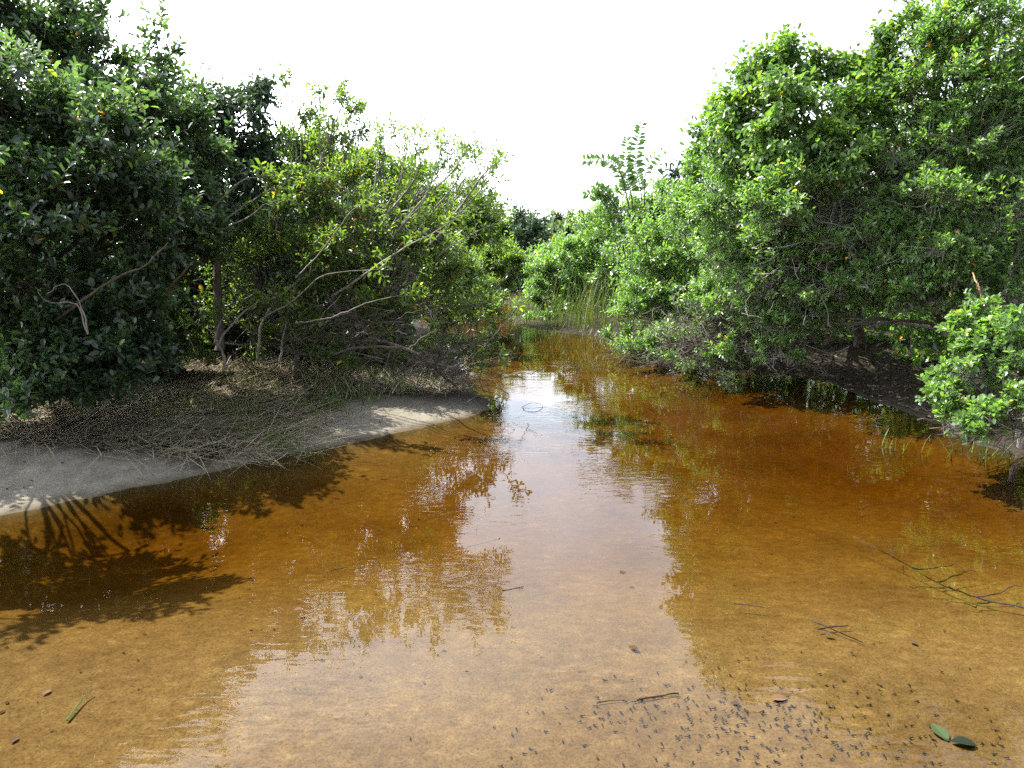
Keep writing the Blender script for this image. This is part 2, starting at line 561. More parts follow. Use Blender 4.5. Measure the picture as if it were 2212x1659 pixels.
def water_mat():
    m, t, out = new_mat("tea brown water")
    at = t.nodes.new("ShaderNodeAttribute")
    at.attribute_name = "depth"
    cmb = t.nodes.new("ShaderNodeCombineColor")
    for k in range(3):
        mu = t.nodes.new("ShaderNodeMath")
        mu.operation = 'MULTIPLY_ADD'
        t.links.new(at.outputs["Fac"], mu.inputs[0])
        mu.inputs[1].default_value = -WATER['sig'][k] * 1.5
        mu.inputs[2].default_value = -WATER['sig'][k] * 1.5 * WATER['off']
        ex = t.nodes.new("ShaderNodeMath")
        ex.operation = 'EXPONENT'
        t.links.new(mu.outputs[0], ex.inputs[0])
        t.links.new(ex.outputs[0], cmb.inputs[k])
    tr = t.nodes.new("ShaderNodeBsdfTransparent")
    t.links.new(cmb.outputs[0], tr.inputs["Color"])
    tc = t.nodes.new("ShaderNodeTexCoord")
    mp = t.nodes.new("ShaderNodeMapping")
    mp.inputs["Scale"].default_value = (0.36, 1.1, 1.0)
    mp.inputs["Rotation"].default_value = (0, 0, math.radians(-12))
    t.links.new(tc.outputs["Object"], mp.inputs[0])
    n1 = t.nodes.new("ShaderNodeTexNoise")
    n1.inputs["Scale"].default_value = 17
    n1.inputs["Detail"].default_value = 1.5
    n1.inputs["Distortion"].default_value = 0.5
    t.links.new(mp.outputs[0], n1.inputs["Vector"])
    n2 = t.nodes.new("ShaderNodeTexNoise")
    n2.inputs["Scale"].default_value = 1.1
    n2.inputs["Detail"].default_value = 2
    t.links.new(tc.outputs["Object"], n2.inputs["Vector"])
    mod = ramp(t, [(.44, (.07, .07, .07)), (.62, (.9, .9, .9))], n2.outputs["Fac"])
    mu = t.nodes.new("ShaderNodeMath")
    mu.operation = 'MULTIPLY'
    t.links.new(n1.outputs["Fac"], mu.inputs[0])
    t.links.new(mod.outputs[0], mu.inputs[1])
    bp = t.nodes.new("ShaderNodeBump")
    bp.inputs["Strength"].default_value = 1.0
    bp.inputs["Distance"].default_value = 0.0026
    t.links.new(mu.outputs[0], bp.inputs["Height"])
    gl = t.nodes.new("ShaderNodeBsdfGlossy")
    gl.inputs["Roughness"].default_value = 0.015
    t.links.new(bp.outputs[0], gl.inputs["Normal"])
    fr = t.nodes.new("ShaderNodeFresnel")
    fr.inputs["IOR"].default_value = 1.333
    t.links.new(bp.outputs[0], fr.inputs["Normal"])
    mx = t.nodes.new("ShaderNodeMixShader")
    t.links.new(fr.outputs[0], mx.inputs[0])
    t.links.new(tr.outputs[0], mx.inputs[1])
    t.links.new(gl.outputs[0], mx.inputs[2])
    t.links.new(mx.outputs[0], out.inputs[0])
    return m


ix = (gx > -16) & (gx < 16)
iy = (gy > -3.9) & (gy < 33)
XW, YW, HW = X[np.ix_(iy, ix)], Y[np.ix_(iy, ix)], H[np.ix_(iy, ix)]
wm = mesh_np("water", np.stack([XW, YW, 0 * XW], -1).reshape(-1, 3), grid_faces(iy.sum(), ix.sum()), water_mat(),
             {"depth": np.maximum(-HW, 0).ravel()}, smooth=True)
tag(link("water", wm), "clear tea brown stream water reflecting the white sky", kind="structure")

# ------------------------------------------------------------------ plants
SPEC = dict(
    glossy=dict(leaf=0.08, asp=.50, mat='glossy', shoot=0.246, k=11, dens=92, twig='twig', bark='bark', fold=.16),
    rosette=dict(leaf=0.062, asp=.42, mat='fresh', shoot=0.179, k=11, dens=128, twig='greytwig', bark='bark', fold=.12, ros=True, up=.6),
    round=dict(leaf=0.058, asp=.52, mat='fresh', shoot=0.168, k=12, dens=155, twig='greytwig', bark='greybark', fold=.12, ros=True, up=.7),
    fresh=dict(leaf=0.068, asp=.42, mat='fresh', shoot=0.269, k=13, dens=64, twig='twig', bark='bark', fold=.14, up=.5),
    vine=dict(leaf=.084, asp=.52, mat='vine', shoot=.26, k=9, dens=78, twig='twig', bark='bark', fold=.12, up=.1, droop=.35),
    dark=dict(leaf=0.104, asp=.34, mat='dark', shoot=0.336, k=12, dens=59, twig='twig', bark='bark', fold=.12, up=-.1, droop=.7),
    olive=dict(leaf=0.07, asp=.40, mat='olive', shoot=0.246, k=10, dens=76, twig='greytwig', bark='greybark', fold=.14, up=.5),
    airy=dict(leaf=0.068, asp=.36, mat='olive', shoot=0.269, k=11, dens=28, twig='greytwig', bark='greybark', fold=.14, up=.6),
    bramble=dict(leaf=0.081, asp=.42, mat='olive', shoot=0.246, k=7, dens=25, twig='twig', bark='greybark', fold=.14, up=.3),
    hedge=dict(leaf=0.111, asp=.42, mat='olive', shoot=0.358, k=12, dens=36, twig='twig', bark='bark', fold=.14, up=.4),
    smallfar=dict(leaf=0.104, asp=.42, mat='fresh', shoot=0.314, k=12, dens=36, twig='twig', bark='bark', fold=.14, up=.4),
    darkfar=dict(leaf=0.169, asp=.45, mat='dark', shoot=0.448, k=10, dens=18, twig='twig', bark='bark', fold=.14, up=.3),
    far=dict(leaf=0.312, asp=.5, mat='far', shoot=0.784, k=10, dens=5, twig='twig', bark='bark', fold=.14, up=.3),
)


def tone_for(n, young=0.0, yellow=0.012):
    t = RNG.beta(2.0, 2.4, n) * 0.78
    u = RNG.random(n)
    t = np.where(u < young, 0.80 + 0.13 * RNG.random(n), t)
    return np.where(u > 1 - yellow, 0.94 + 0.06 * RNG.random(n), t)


def shoots_to_leaves(base, tip, sp, young=0.0, yellow=0.012, scale=1.0):
    n = len(base)
    k = sp['k']
    d = unit(tip - base)
    L = np.linalg.norm(tip - base, axis=1)
    if sp.get('ros'):
        tt = np.concatenate([np.linspace(.35, .7, k // 3), np.linspace(.84, 1.0, k - k // 3)])
    else:
        tt = np.linspace(.12, 1.0, k)
    ref = unit(np.cross(d, RNG.normal(size=(n, 3))))
    ref2 = np.cross(d, ref)
    ph0 = RNG.random(n) * 6.28
    P, Dr, N, LL = [], [], [], []
    shoot_tone = tone_for(n, young, yellow * 0.6)
    T = []
    for j in range(k):
        ph = ph0 + j * 2.399 + RNG.normal(0, .25, n)
        rad = ref * np.cos(ph)[:, None] + ref2 * np.sin(ph)[:, None]
        t = tt[j]
        fwd = 0.35 + 0.55 * t
        ld = unit(rad * 0.95 + d * fwd + RNG.normal(0, .22, (n, 3)))
        ld[:, 2] -= sp.get('droop', 0) * 0.9
        ld = unit(ld)
        nn = np.array([0, 0, 1.0]) * 0.85 + d * 0.45 + RNG.normal(0, .42, (n, 3))
        P.append(base + d * (L * t)[:, None] + rad * 0.004)
        Dr.append(ld)
        N.append(nn)
        LL.append(sp['leaf'] * scale * RNG.uniform(.62, 1.2, n) * (1.0 if t < .9 else .8))
        T.append(np.clip(shoot_tone * .6 + tone_for(n, young * .4, yellow) * .4 + np.where(RNG.random(n) < yellow, .5, 0), 0, 1))
    P = np.concatenate(P)
    Dr = np.concatenate(Dr)
    N = np.concatenate(N)
    LL = np.concatenate(LL)
    T = np.concatenate(T)
    return leaves_np(P, Dr, N, LL, LL * sp['asp'] * RNG.uniform(.85, 1.15, len(LL)), T, sp['fold'])


def lobe_sites(c, r, n, sp, seed):
    d = unit(RNG.normal(size=(int(n * 2.2) + 12, 3)))
    toc = unit(np.array([0, 0, CAMZ]) - c)
    keep = RNG.random(len(d)) < np.where(d @ toc < -0.35, .45, 1.0)
    keep &= RNG.random(len(d)) < np.where(d[:, 2] < -0.55, .55, 1.0)
    lump = vnoise(d * 2.4 + seed * 3.1, seed)
    keep &= RNG.random(len(d)) < np.clip(.85 + .75 * vnoise(d * 3.3 + seed, seed + 50), .12, 1)
    d, lump = d[keep], lump[keep]
    m = max(4, min(len(d), n // 9))
    rad = (1 - .55 * RNG.random(m) ** 1.4) * (1 + .34 * lump[:m])
    cc = d[:m] * rad[:, None]                       # leafy side branches, with gaps between them
    q = cc[RNG.integers(0, m, n)] + RNG.normal(0, .135, (n, 3)) * np.array([1, 1, .75])
    return c + q * r, unit(q)


PLANTS = []


def plant(name, label, cat, base, lobes, spec, fork=0.35, trunk_r=0.035, group=None, young=0.0, yellow=.012, dens=1.0,
          scale=1.0, tangle=None, stems=None, trunk_name='trunk', hubs=9):
    """base (x, y) on the ground; lobes [(px, py, D, rx, ry[, depth radius m])]; every lobe is one branch with its foliage and twigs"""
    sp = SPEC[spec]
    bx, by = base
    z0 = hz(bx, by) - 0.03
    root = thing(name, label, cat, (bx, by, z0), group)
    B = np.array([bx, by, z0])
    C = []
    for l in lobes:
        c = W(l[0], l[1], l[2])
        k = l[2] / FOC
        rd = l[5] if len(l) > 5 else 0.5 * (l[3] + l[4]) * k
        C.append((c, np.array([l[3] * k, rd, l[4] * k])))
    cen = np.mean([c for c, r in C], axis=0)
    low = min(c[2] for c, r in C)
    fh = max(0.12, min(fork * (cen[2] - z0), low - z0 + 0.1))
    fk = B + np.array([(cen[0] - bx) * .18, (cen[1] - by) * .18, fh])
    # trunk
    tp = wander(B, fk, 7, .10)
    V, F = tubes(tp[None], np.linspace(trunk_r * 1.25, trunk_r * .85, 7)[None], 8)
    link(trunk_name, mesh_np(trunk_name, V - B, F, M[sp['bark']], smooth=True), root)
    for i, (c, r) in enumerate(C):
        seed = random.randint(0, 9999)
        L = np.linalg.norm(c - fk)
        lp = wander(fk, c + (c - fk) / L * 0.25 * r.mean(), 11, .10, sag=-.03)
        rb = trunk_r * (.75 if len(C) < 3 else .55)
        V, F = tubes(lp[None], np.linspace(rb, rb * .3, 11)[None], 6)
        bo = link("branch", mesh_np("branch", V - B, F, M[sp['bark']], smooth=True), root)
        area = 4 * math.pi * ((r[0] * r[1]) ** 1.6 + (r[0] * r[2]) ** 1.6 + (r[1] * r[2]) ** 1.6) ** (1 / 1.6) / 3 ** (1 / 1.6)
        n = max(14, int(area * sp['dens'] * dens / scale ** 2))
        P, d = lobe_sites(c, r, n, sp, seed)
        n = len(P)
        sd_ = unit(d * .75 + np.array([0, 0, sp.get('up', .35)]) + RNG.normal(0, .45, (n, 3)))
        sl = sp['shoot'] * scale * RNG.uniform(.55, 1.35, n)
        # a few long shoots break the outline
        lg = RNG.random(n) < .09
        sl = np.where(lg, sl * 2.1, sl)
        b0 = P - sd_ * (sl * .5)[:, None]
        tip = P + sd_ * (sl * .5)[:, None]
        b0[:, 2] = np.maximum(b0[:, 2], .02)
        tip[:, 2] = np.maximum(tip[:, 2], .03)
        ysun = young * np.clip(.25 + 2.2 * (d @ np.array(to_sun)), .1, 2.4)  # more bright young leaves facing the sun: lit side put into leaf colour
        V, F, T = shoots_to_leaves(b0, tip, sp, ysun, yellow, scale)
        V[:, 2] = np.maximum(V[:, 2], .008)
        link("foliage", mesh_np("foliage", V - B, F, M[sp['mat']], {"tone": T}, smooth=True), bo, kind="stuff")
        # hubs and twigs
        nh = max(3, min(hubs, n // 8))
        hi = RNG.choice(n, nh, replace=False)
        hp = c + (P[hi] - c) * .55
        li = np.clip((RNG.uniform(.45, .98, nh) * 10).astype(int), 0, 10)
        paths = np.stack([wander(lp[a], h, 6, .12, sag=.03) for a, h in zip(li, hp)])
        V1, F1 = tubes(paths, np.linspace(rb * .33, .005, 6)[None].repeat(nh, 0), 4)
        nn = np.argmin(((b0[:, None] - hp[None]) ** 2).sum(-1), 1)
        p3 = np.stack([hp[nn], hp[nn] * .4 + b0 * .6 + RNG.normal(0, .02, (n, 3)), b0, tip], 1)
        V2, F2 = tubes(p3, np.array([.004, .0032, .0026, .0014])[None].repeat(n, 0) * max(1.0, scale), 3)
        V = np.concatenate([V1, V2])
        link("twigs", mesh_np("twigs", V - B, np.concatenate([F1, F2 + len(V1)]), M[sp['twig']]), bo, kind="stuff")
    if tangle:
        V, F = [], []
        off = 0
        for (px, py, D, rx, ry, cnt, ln, mat) in tangle:
            c = W(px, py, D)
            k = D / FOC
            p0 = c + RNG.normal(size=(cnt, 3)) * np.array([rx * k, .35, ry * k]) * .55
            dr = unit(RNG.normal(size=(cnt, 3)) * np.array([1, .7, .55]) + np.array([0, 0, .12]))
            l = ln * RNG.uniform(.4, 1.3, cnt)
            t = np.linspace(-.5, .5, 7)
            P = p0[:, None] + dr[:, None] * (t[None, :, None] * l[:, None, None])
            j = np.cumsum(RNG.normal(size=P.shape), axis=1) * .035 * l[:, None, None]
            P = P + j
            P[..., 2] = np.maximum(P[..., 2], .01)
            R = np.linspace(1, .3, 7)[None] * RNG.uniform(.0022, .0065, cnt)[:, None]
            v, f = tubes(P, R, 3)
            V.append(v)
            F.append(f + off)
            off += len(v)
        link("bare_twigs", mesh_np("bare_twigs", np.concatenate(V) - B, np.concatenate(F), M[tangle[0][7]]), root, kind="stuff")
    for st in (stems or []):
        pts = [W(*p) for p in st['pts']]
        P = smooth_path(pts, 20) + np.cumsum(RNG.normal(0, .006, (20, 3)), 0)
        V, F = tubes(P[None], np.linspace(st['r'], st.get('r1', st['r'] * .35), 20)[None], 6)
        o = link(st.get('name', 'stem'), mesh_np("stem", V - B, F, M[st.get('mat', sp['bark'])], smooth=True), root)
        if st.get('k'):                      # leafy sprig: side shoots along its end
            n = st['k']
            u = RNG.uniform(st.get('from', .45), 1.0, n)
            q = P[np.clip((u * 19).astype(int), 0, 19)]
            dd = unit(RNG.normal(size=(n, 3)) + np.array([0, 0, .5]) + unit(P[-1] - P[-4])[None] * .8)
            sl = sp['shoot'] * RNG.uniform(.5, 1.1, n)
            V, F, T = shoots_to_leaves(q, q + dd * sl[:, None], sp, young, yellow)
            link("foliage", mesh_np("foliage", V - B, F, M[sp['mat']], {"tone": T}), o, kind="stuff")
            v, f = tubes(np.stack([q, q + dd * (sl * .5)[:, None], q + dd * sl[:, None]], 1), np.array([.003, .0022, .0012])[None].repeat(n, 0), 3)
            link("twigs", mesh_np("twigs", v - B, f, M[sp['twig']]), o, kind="stuff")
    PLANTS.append(root)
    return root


def gxy(x, y):
    return tuple(G(x, y)[:2])


def wxy(x, D):
    return tuple(W(x, 800, D)[:2])


# --- left bank, from the camera outwards
plant("glossy_shrub", "big dark glossy-leaved shrub overhanging the shaded sand at the left edge", "shrub", wxy(70, 6.6),
      [(40, 250, 6.2, 150, 130), (215, 330, 6.3, 130, 120), (90, 440, 6.0, 170, 130), (275, 470, 6.4, 120, 110), (60, 640, 5.8, 150, 110), (230, 640, 6.1, 120, 90),
       (90, 770, 5.7, 140, 80), (250, 760, 6.2, 90, 60), (30, 850, 5.5, 130, 60), (200, 820, 5.8, 100, 55), (300, 760, 6.4, 70, 60), (-360, 200, 4.2, 200, 180, .5), (-300, 380, 4.5, 170, 150, .5), (-170, 420, 6.0, 170, 220), (-120, 720, 5.9, 150, 130)], 'glossy', trunk_r=.055, young=.13,
      stems=[dict(name='branch', pts=[(330, 780, 6.5), (345, 700, 6.4), (370, 620, 6.3), (420, 560, 6.2)], r=.022, mat='bark'),
             dict(name='branch', pts=[(120, 690, 5.6), (240, 610, 5.6), (300, 575, 5.6), (350, 520, 5.6)], r=.012, mat='bark'),
             dict(name='branch', pts=[(190, 720, 5.4), (160, 660, 5.4), (100, 645, 5.4), (70, 610, 5.4)], r=.006, mat='greybark'),
             dict(name='branch', pts=[(190, 720, 5.4), (170, 650, 5.4), (135, 615, 5.35), (100, 635, 5.3)], r=.006, mat='greybark')])
plant("tall_tree", "tall airy-topped tree rising behind the glossy shrub in the upper left corner", "tree", wxy(120, 8.4),
      [(20, 60, 7.5, 130, 90), (170, 130, 7.5, 110, 70), (270, 190, 7.3, 90, 70), (130, 10, 7.7, 60, 40), (-140, 60, 7.5, 150, 130), (120, 220, 7.5, 130, 90)], 'glossy', trunk_r=.06, dens=.85, young=.03,
      stems=[dict(pts=[(200, 190, 7.3), (225, 110, 7.3), (232, 40, 7.3), (215, 0, 7.3)], r=.010, k=9, **{'from': .35}),
             dict(pts=[(270, 190, 7.3), (310, 120, 7.3), (345, 70, 7.3), (350, 40, 7.3)], r=.010, k=9, **{'from': .3}),
             dict(pts=[(290, 220, 7.3), (335, 160, 7.3), (352, 120, 7.3), (358, 90, 7.3)], r=.010, k=12, **{'from': .3}),
             dict(pts=[(60, 60, 7.3), (90, 20, 7.3), (130, 0, 7.3), (160, -20, 7.3)], r=.010, k=10, **{'from': .3})])
plant("sunlit_shrub", "shrub with bright yellow-green new leaves on top, left of the dark drooping tree", "shrub", wxy(350, 8.2),
      [(340, 280, 7.6, 90, 80), (400, 320, 7.8, 80, 70), (360, 400, 7.4, 100, 90), (390, 520, 7.2, 90, 80), (330, 580, 7.2, 80, 70), (420, 250, 9.0, 60, 60)], 'glossy', trunk_r=.045, young=.14,
      stems=[dict(pts=[(472, 760, 7.6), (466, 650, 7.7), (470, 560, 7.8), (462, 480, 7.9)], r=.05, r1=.035, mat='bark', name='trunk')])
plant("drooping_tree", "dark tree with narrow drooping leaves and rounded top against the sky", "tree", wxy(520, 9.6),
      [(452, 215, 8.8, 45, 50), (525, 225, 8.8, 65, 60), (505, 300, 8.8, 85, 80), (560, 350, 8.7, 50, 70), (440, 340, 8.8, 60, 80), (500, 430, 8.6, 100, 70)], 'dark', trunk_r=.05)
plant("airy_tree", "thin airy tree with a lone sprig on top, right of the dark drooping tree", "tree", wxy(690, 10.2),
      [(640, 250, 9, 45, 35), (700, 210, 9, 55, 35), (750, 235, 9, 50, 40), (690, 280, 9, 70, 35), (770, 270, 8.9, 40, 40)], 'airy', trunk_r=.03, dens=1.0,
      stems=[dict(pts=[(660, 470, 9), (640, 380, 9), (634, 280, 9), (615, 150, 9)], r=.014, k=12, mat='greybark', **{'from': .86}),
             dict(pts=[(700, 480, 9), (690, 400, 9), (700, 330, 9), (740, 230, 9)], r=.014, mat='greybark', k=5, **{'from': .8}),
             dict(pts=[(760, 470, 9), (745, 400, 9), (720, 330, 9), (670, 230, 9)], r=.013, mat='greybark', k=5, **{'from': .8})])
lean = []
for (a, b, c, d) in [((790, 720, 7.45), (880, 580, 7.65), (980, 470, 7.85), (1070, 370, 8.05)), ((780, 720, 7.45), (850, 520, 7.65), (920, 430, 7.85), (960, 310, 8.05)),
                     ((770, 700, 7.45), (820, 480, 7.65), (850, 400, 7.85), (880, 280, 8.05)), ((790, 720, 7.45), (900, 600, 7.65), (1000, 520, 7.85), (1090, 480, 7.95)),
                     ((780, 700, 7.45), (790, 520, 7.65), (800, 420, 7.85), (815, 270, 8.05)), ((800, 700, 7.45), (890, 520, 7.65), (985, 400, 7.85), (1030, 320, 8.05)),
                     ((850, 520, 7.45), (900, 440, 7.55), (980, 360, 7.65), (1010, 300, 7.65)), ((720, 640, 7.25), (780, 600, 7.15), (860, 540, 7.05), (960, 490, 6.95)),
                     ((960, 490, 7.45), (1000, 440, 7.55), (1045, 380, 7.65), (1090, 345, 7.65)), ((820, 480, 7.45), (870, 420, 7.55), (900, 370, 7.65), (905, 290, 7.65))]:
    a, b = (a[0], a[1], a[2] + .7), (b[0], b[1], b[2] + .45)
    lean.append(dict(name='branch', pts=[a, b, c, d], r=.015, r1=.005, k=9, mat='greybark', **{'from': .62}))
plant("leaning_tree", "sparse tree of bare grey branches all leaning over the stream to the right", "tree", wxy(790, 9.4),
      [(830, 300, 8.65, 50, 45), (890, 310, 8.65, 50, 45), (950, 350, 8.65, 50, 45), (1010, 365, 8.65, 50, 45), (1050, 400, 8.65, 40, 45), (920, 420, 8.55, 60, 45), (1010, 450, 8.55, 60, 40)],
      'airy', trunk_r=.04, dens=.6, stems=lean)
plant("olive_shrub", "broad yellow-green shrub flecked with orange leaves in the middle of the left bank", "shrub", wxy(760, 9.3),
      [(660, 420, 8.45, 80, 60), (740, 440, 8.35, 90, 65), (830, 490, 8.25, 90, 60), (910, 510, 8.15, 80, 55), (730, 550, 8.15, 100, 70), (850, 590, 8.05, 90, 60), (620, 520, 8.25, 70, 80), (940, 590, 8.25, 60, 55)],
      'olive', trunk_r=.04, young=.06, yellow=.05)
tw = []
for (a, b, c, d) in [((480, 480, 7.15), (540, 440, 7.05), (580, 420, 6.95), (620, 400, 6.85)), ((470, 500, 7.15), (530, 470, 6.95), (600, 430, 6.85), (650, 440, 6.85)),
                     ((440, 470, 7.15), (510, 400, 6.95), (550, 380, 6.85), (590, 365, 6.85)), ((640, 600, 7.45), (700, 545, 7.35), (760, 470, 7.25), (800, 440, 7.25)),
                     ((560, 690, 7.35), (640, 640, 7.25), (700, 590, 7.15), (850, 580, 7.05)), ((640, 700, 7.25), (720, 690, 7.15), (800, 660, 7.05), (880, 640, 6.95))]:
    tw.append(dict(name='branch', pts=[a, b, c, d], r=.009, r1=.003, mat='greytwig', k=4, **{'from': .7}))
plant("bramble", "tangled bramble of bare grey twigs with few leaves above the left sand bank", "shrub", wxy(640, 8.6),
      [(470, 540, 8.2, 80, 70), (560, 590, 8.1, 80, 70), (650, 640, 8, 90, 70), (760, 690, 7.9, 90, 60), (860, 700, 7.9, 80, 60), (560, 480, 8.2, 80, 60), (940, 660, 8, 60, 50), (420, 660, 8.4, 80, 90), (520, 690, 8.5, 90, 70), (660, 730, 8.3, 90, 50), (790, 620, 8.3, 90, 60), (400, 735, 8.0, 70, 40), (560, 740, 8.3, 80, 32), (690, 765, 8.0, 80, 26), (820, 775, 7.8, 80, 22)],
      'bramble', trunk_r=.03, yellow=.04, dens=1.25, stems=tw,
      tangle=[(600, 640, 7.9, 190, 110, 200, .5, 'twig'), (800, 720, 7.7, 170, 70, 260, .45, 'twig'), (820, 560, 8.3, 170, 90, 120, .55, 'twig')])
plant("overhanging_shrub", "low twiggy shrub with leaf rosettes reaching over the water past the sand spit", "shrub", gxy(940, 805),
      [(960, 700, 8.3, 60, 50), (1035, 690, 8.2, 55, 45), (1010, 760, 8.0, 60, 40), (940, 770, 8.1, 60, 40), (1075, 720, 8.1, 35, 35), (1000, 650, 8.3, 50, 30)], 'bramble', trunk_r=.025, yellow=.03, dens=.9,
      tangle=[(1000, 770, 7.9, 90, 50, 150, .5, 'twig'), (930, 790, 7.8, 90, 40, 120, .45, 'twig'), (1040, 820, 7.6, 50, 25, 50, .35, 'twig')],
      stems=[dict(name='branch', pts=[(990, 800, 7.9), (1050, 745, 7.9), (1090, 700, 7.9), (1125, 655, 7.9)], r=.010, mat='greybark', k=5, **{'from': .6}),
             dict(name='branch', pts=[(960, 800, 7.8), (1010, 790, 7.6), (1060, 770, 7.5), (1110, 765, 7.5)], r=.008, mat='greytwig', k=4, **{'from': .6}),
             dict(name='branch', pts=[(860, 690, 8.0), (930, 670, 8.0), (990, 660, 8.0), (1050, 650, 8.0)], r=.009, mat='greytwig', k=4, **{'from': .6})])
plant("young_tree", "pale forked sapling standing on the sunny patch of bare sand", "sapling", gxy(487, 797),
      [(585, 640, 7.3, 35, 25), (440, 690, 7.4, 30, 25)], 'bramble', trunk_r=.012, dens=.6, trunk_name='root_crown',
      stems=[dict(pts=[(487, 797, 7.45), (478, 770, 7.4), (468, 742, 7.4), (452, 722, 7.4)], r=.017, r1=.009, mat='greybark'),
             dict(pts=[(472, 750, 7.4), (500, 700, 7.4), (540, 665, 7.4), (590, 650, 7.3)], r=.013, r1=.006, mat='greybark'),
             dict(pts=[(466, 740, 7.4), (480, 700, 7.4), (520, 670, 7.4), (545, 640, 7.3)], r=.010, r1=.004, mat='greybark')])
plant("bent_sapling", "thin bent stem curving up to the right between sapling and bramble", "sapling", gxy(556, 778),
      [(700, 560, 7.9, 50, 40), (650, 600, 7.8, 40, 30)], 'bramble', trunk_r=.012, dens=.8, trunk_name='root_crown',
      stems=[dict(pts=[(556, 778, 7.75), (562, 710, 7.7), (600, 650, 7.7), (690, 570, 7.8)], r=.016, r1=.008, mat='greybark'),
             dict(pts=[(605, 780, 7.7), (615, 710, 7.7), (625, 650, 7.7), (640, 600, 7.7)], r=.014, r1=.007, mat='greybark')])
plant("hedge_bush", "rounded pale green bush filling the gap behind the bare leaning branches", "bush", wxy(760, 15.5),
      [(660, 340, 15, 80, 60), (740, 345, 15, 80, 55), (820, 370, 15, 80, 60), (700, 440, 14.5, 110, 80), (830, 450, 14.5, 90, 70)], 'hedge', trunk_r=.06, young=.05)
plant("hedge_bush", "sloping green bush behind the branch tips, left of the dark round tree", "bush", wxy(960, 16.5),
      [(900, 410, 16, 80, 60), (970, 440, 16, 70, 55), (1030, 480, 16, 60, 55), (930, 500, 15.5, 100, 70)], 'hedge', trunk_r=.06)
plant("waterside_bush", "shady bush whose lower twigs hang over the dark side channel", "bush", wxy(930, 13.5),
      [(900, 590, 13.2, 80, 60), (970, 570, 13.2, 70, 55), (1010, 610, 13.0, 50, 40), (930, 640, 13.0, 70, 30), (960, 660, 12.4, 70, 28), (1040, 640, 13, 40, 30), (880, 650, 12.6, 60, 30), (1010, 685, 11.4, 45, 20), (1060, 660, 12.4, 42, 24), (980, 640, 12.6, 60, 30)], 'olive', trunk_r=.04, scale=1.2)
plant("round_bush", "small light olive bush at the far end of the channel", "bush", wxy(1085, 19.5),
      [(1090, 555, 18.8, 48, 36), (1050, 585, 18.8, 45, 36), (1110, 590, 18.6, 36, 34), (1060, 545, 19, 40, 30)], 'hedge', trunk_r=.04, young=.04)
plant("round_tree", "dark round-crowned tree where the stream bends out of sight", "tree", wxy(1085, 28),
      [(1060, 490, 27, 55, 50), (1110, 480, 27, 50, 45), (1145, 520, 26.5, 38, 52), (1080, 560, 26.5, 70, 55), (1155, 590, 26.5, 35, 45), (1010, 630, 26, 60, 28), (1080, 635, 26, 60, 25), (1150, 635, 26, 50, 28), (1030, 450, 27, 45, 40), (1000, 560, 27, 60, 70)], 'darkfar', trunk_r=.12)
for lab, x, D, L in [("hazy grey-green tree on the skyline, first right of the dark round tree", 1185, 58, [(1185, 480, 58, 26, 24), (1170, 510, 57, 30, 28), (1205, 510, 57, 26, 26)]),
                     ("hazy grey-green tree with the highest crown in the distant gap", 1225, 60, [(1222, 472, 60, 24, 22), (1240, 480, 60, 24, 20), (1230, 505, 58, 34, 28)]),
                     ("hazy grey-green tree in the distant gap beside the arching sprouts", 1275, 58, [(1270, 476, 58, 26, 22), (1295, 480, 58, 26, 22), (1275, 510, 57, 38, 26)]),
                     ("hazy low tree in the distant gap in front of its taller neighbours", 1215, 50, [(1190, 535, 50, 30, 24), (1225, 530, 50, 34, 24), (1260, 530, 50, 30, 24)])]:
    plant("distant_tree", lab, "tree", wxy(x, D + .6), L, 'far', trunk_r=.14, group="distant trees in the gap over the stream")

# --- right bank
plant("island_shrub", "low small-leaved shrub on the grassy point in mid stream", "shrub", wxy(1230, 18.4),
      [(1165, 590, 17.8, 45, 34), (1215, 555, 17.8, 50, 34), (1270, 545, 17.8, 55, 38), (1200, 625, 17.6, 55, 40), (1310, 590, 17.6, 55, 50), (1185, 655, 17.4, 40, 28), (1255, 600, 17.8, 55, 45), (1175, 680, 16.9, 40, 20), (1335, 670, 16.2, 25, 35)], 'smallfar', trunk_r=.03)
plant("broad_shrub", "green shrub below the tall sprouts, its left side hanging in tiers", "shrub", wxy(1370, 17.5),
      [(1330, 450, 17, 55, 35), (1400, 430, 17, 60, 38), (1450, 440, 17, 50, 45), (1350, 500, 16.8, 80, 45), (1440, 500, 16.8, 70, 45)], 'smallfar', trunk_r=.05, young=.05,
      stems=[dict(pts=[(1370, 500, 16.5), (1320, 470, 16.4), (1280, 470, 16.4), (1235, 490, 16.4)], r=.010, k=14, **{'from': .4}),
             dict(pts=[(1340, 470, 16.5), (1310, 425, 16.4), (1290, 425, 16.4), (1262, 418, 16.4)], r=.010, k=10, **{'from': .4})])
plant("pale_shrub", "pale fresh green shrub spreading low over the water right of the reeds", "shrub", wxy(1450, 12.9),
      [(1400, 560, 11.8, 75, 60), (1480, 510, 11.8, 80, 65), (1470, 600, 11.6, 85, 65), (1390, 650, 11.5, 60, 50), (1450, 690, 11.4, 80, 45), (1375, 735, 11.1, 50, 32), (1450, 740, 10.4, 60, 30), (1530, 710, 10.4, 70, 40), (1400, 760, 10.5, 50, 24), (1490, 775, 9.9, 60, 22), (1345, 735, 11.4, 40, 24), (1540, 620, 11.4, 60, 70)], 'fresh', trunk_r=.04, young=.06,
      tangle=[(1450, 755, 11, 110, 35, 380, .5, 'twig')])
plant("dark_vine_shrub", "dark dense vine clump peeking over the slope right of the sprouts", "shrub", wxy(1500, 16.8),
      [(1490, 375, 16, 45, 30), (1540, 365, 16, 45, 35)], 'darkfar', trunk_r=.04, dens=1.4, scale=.9)
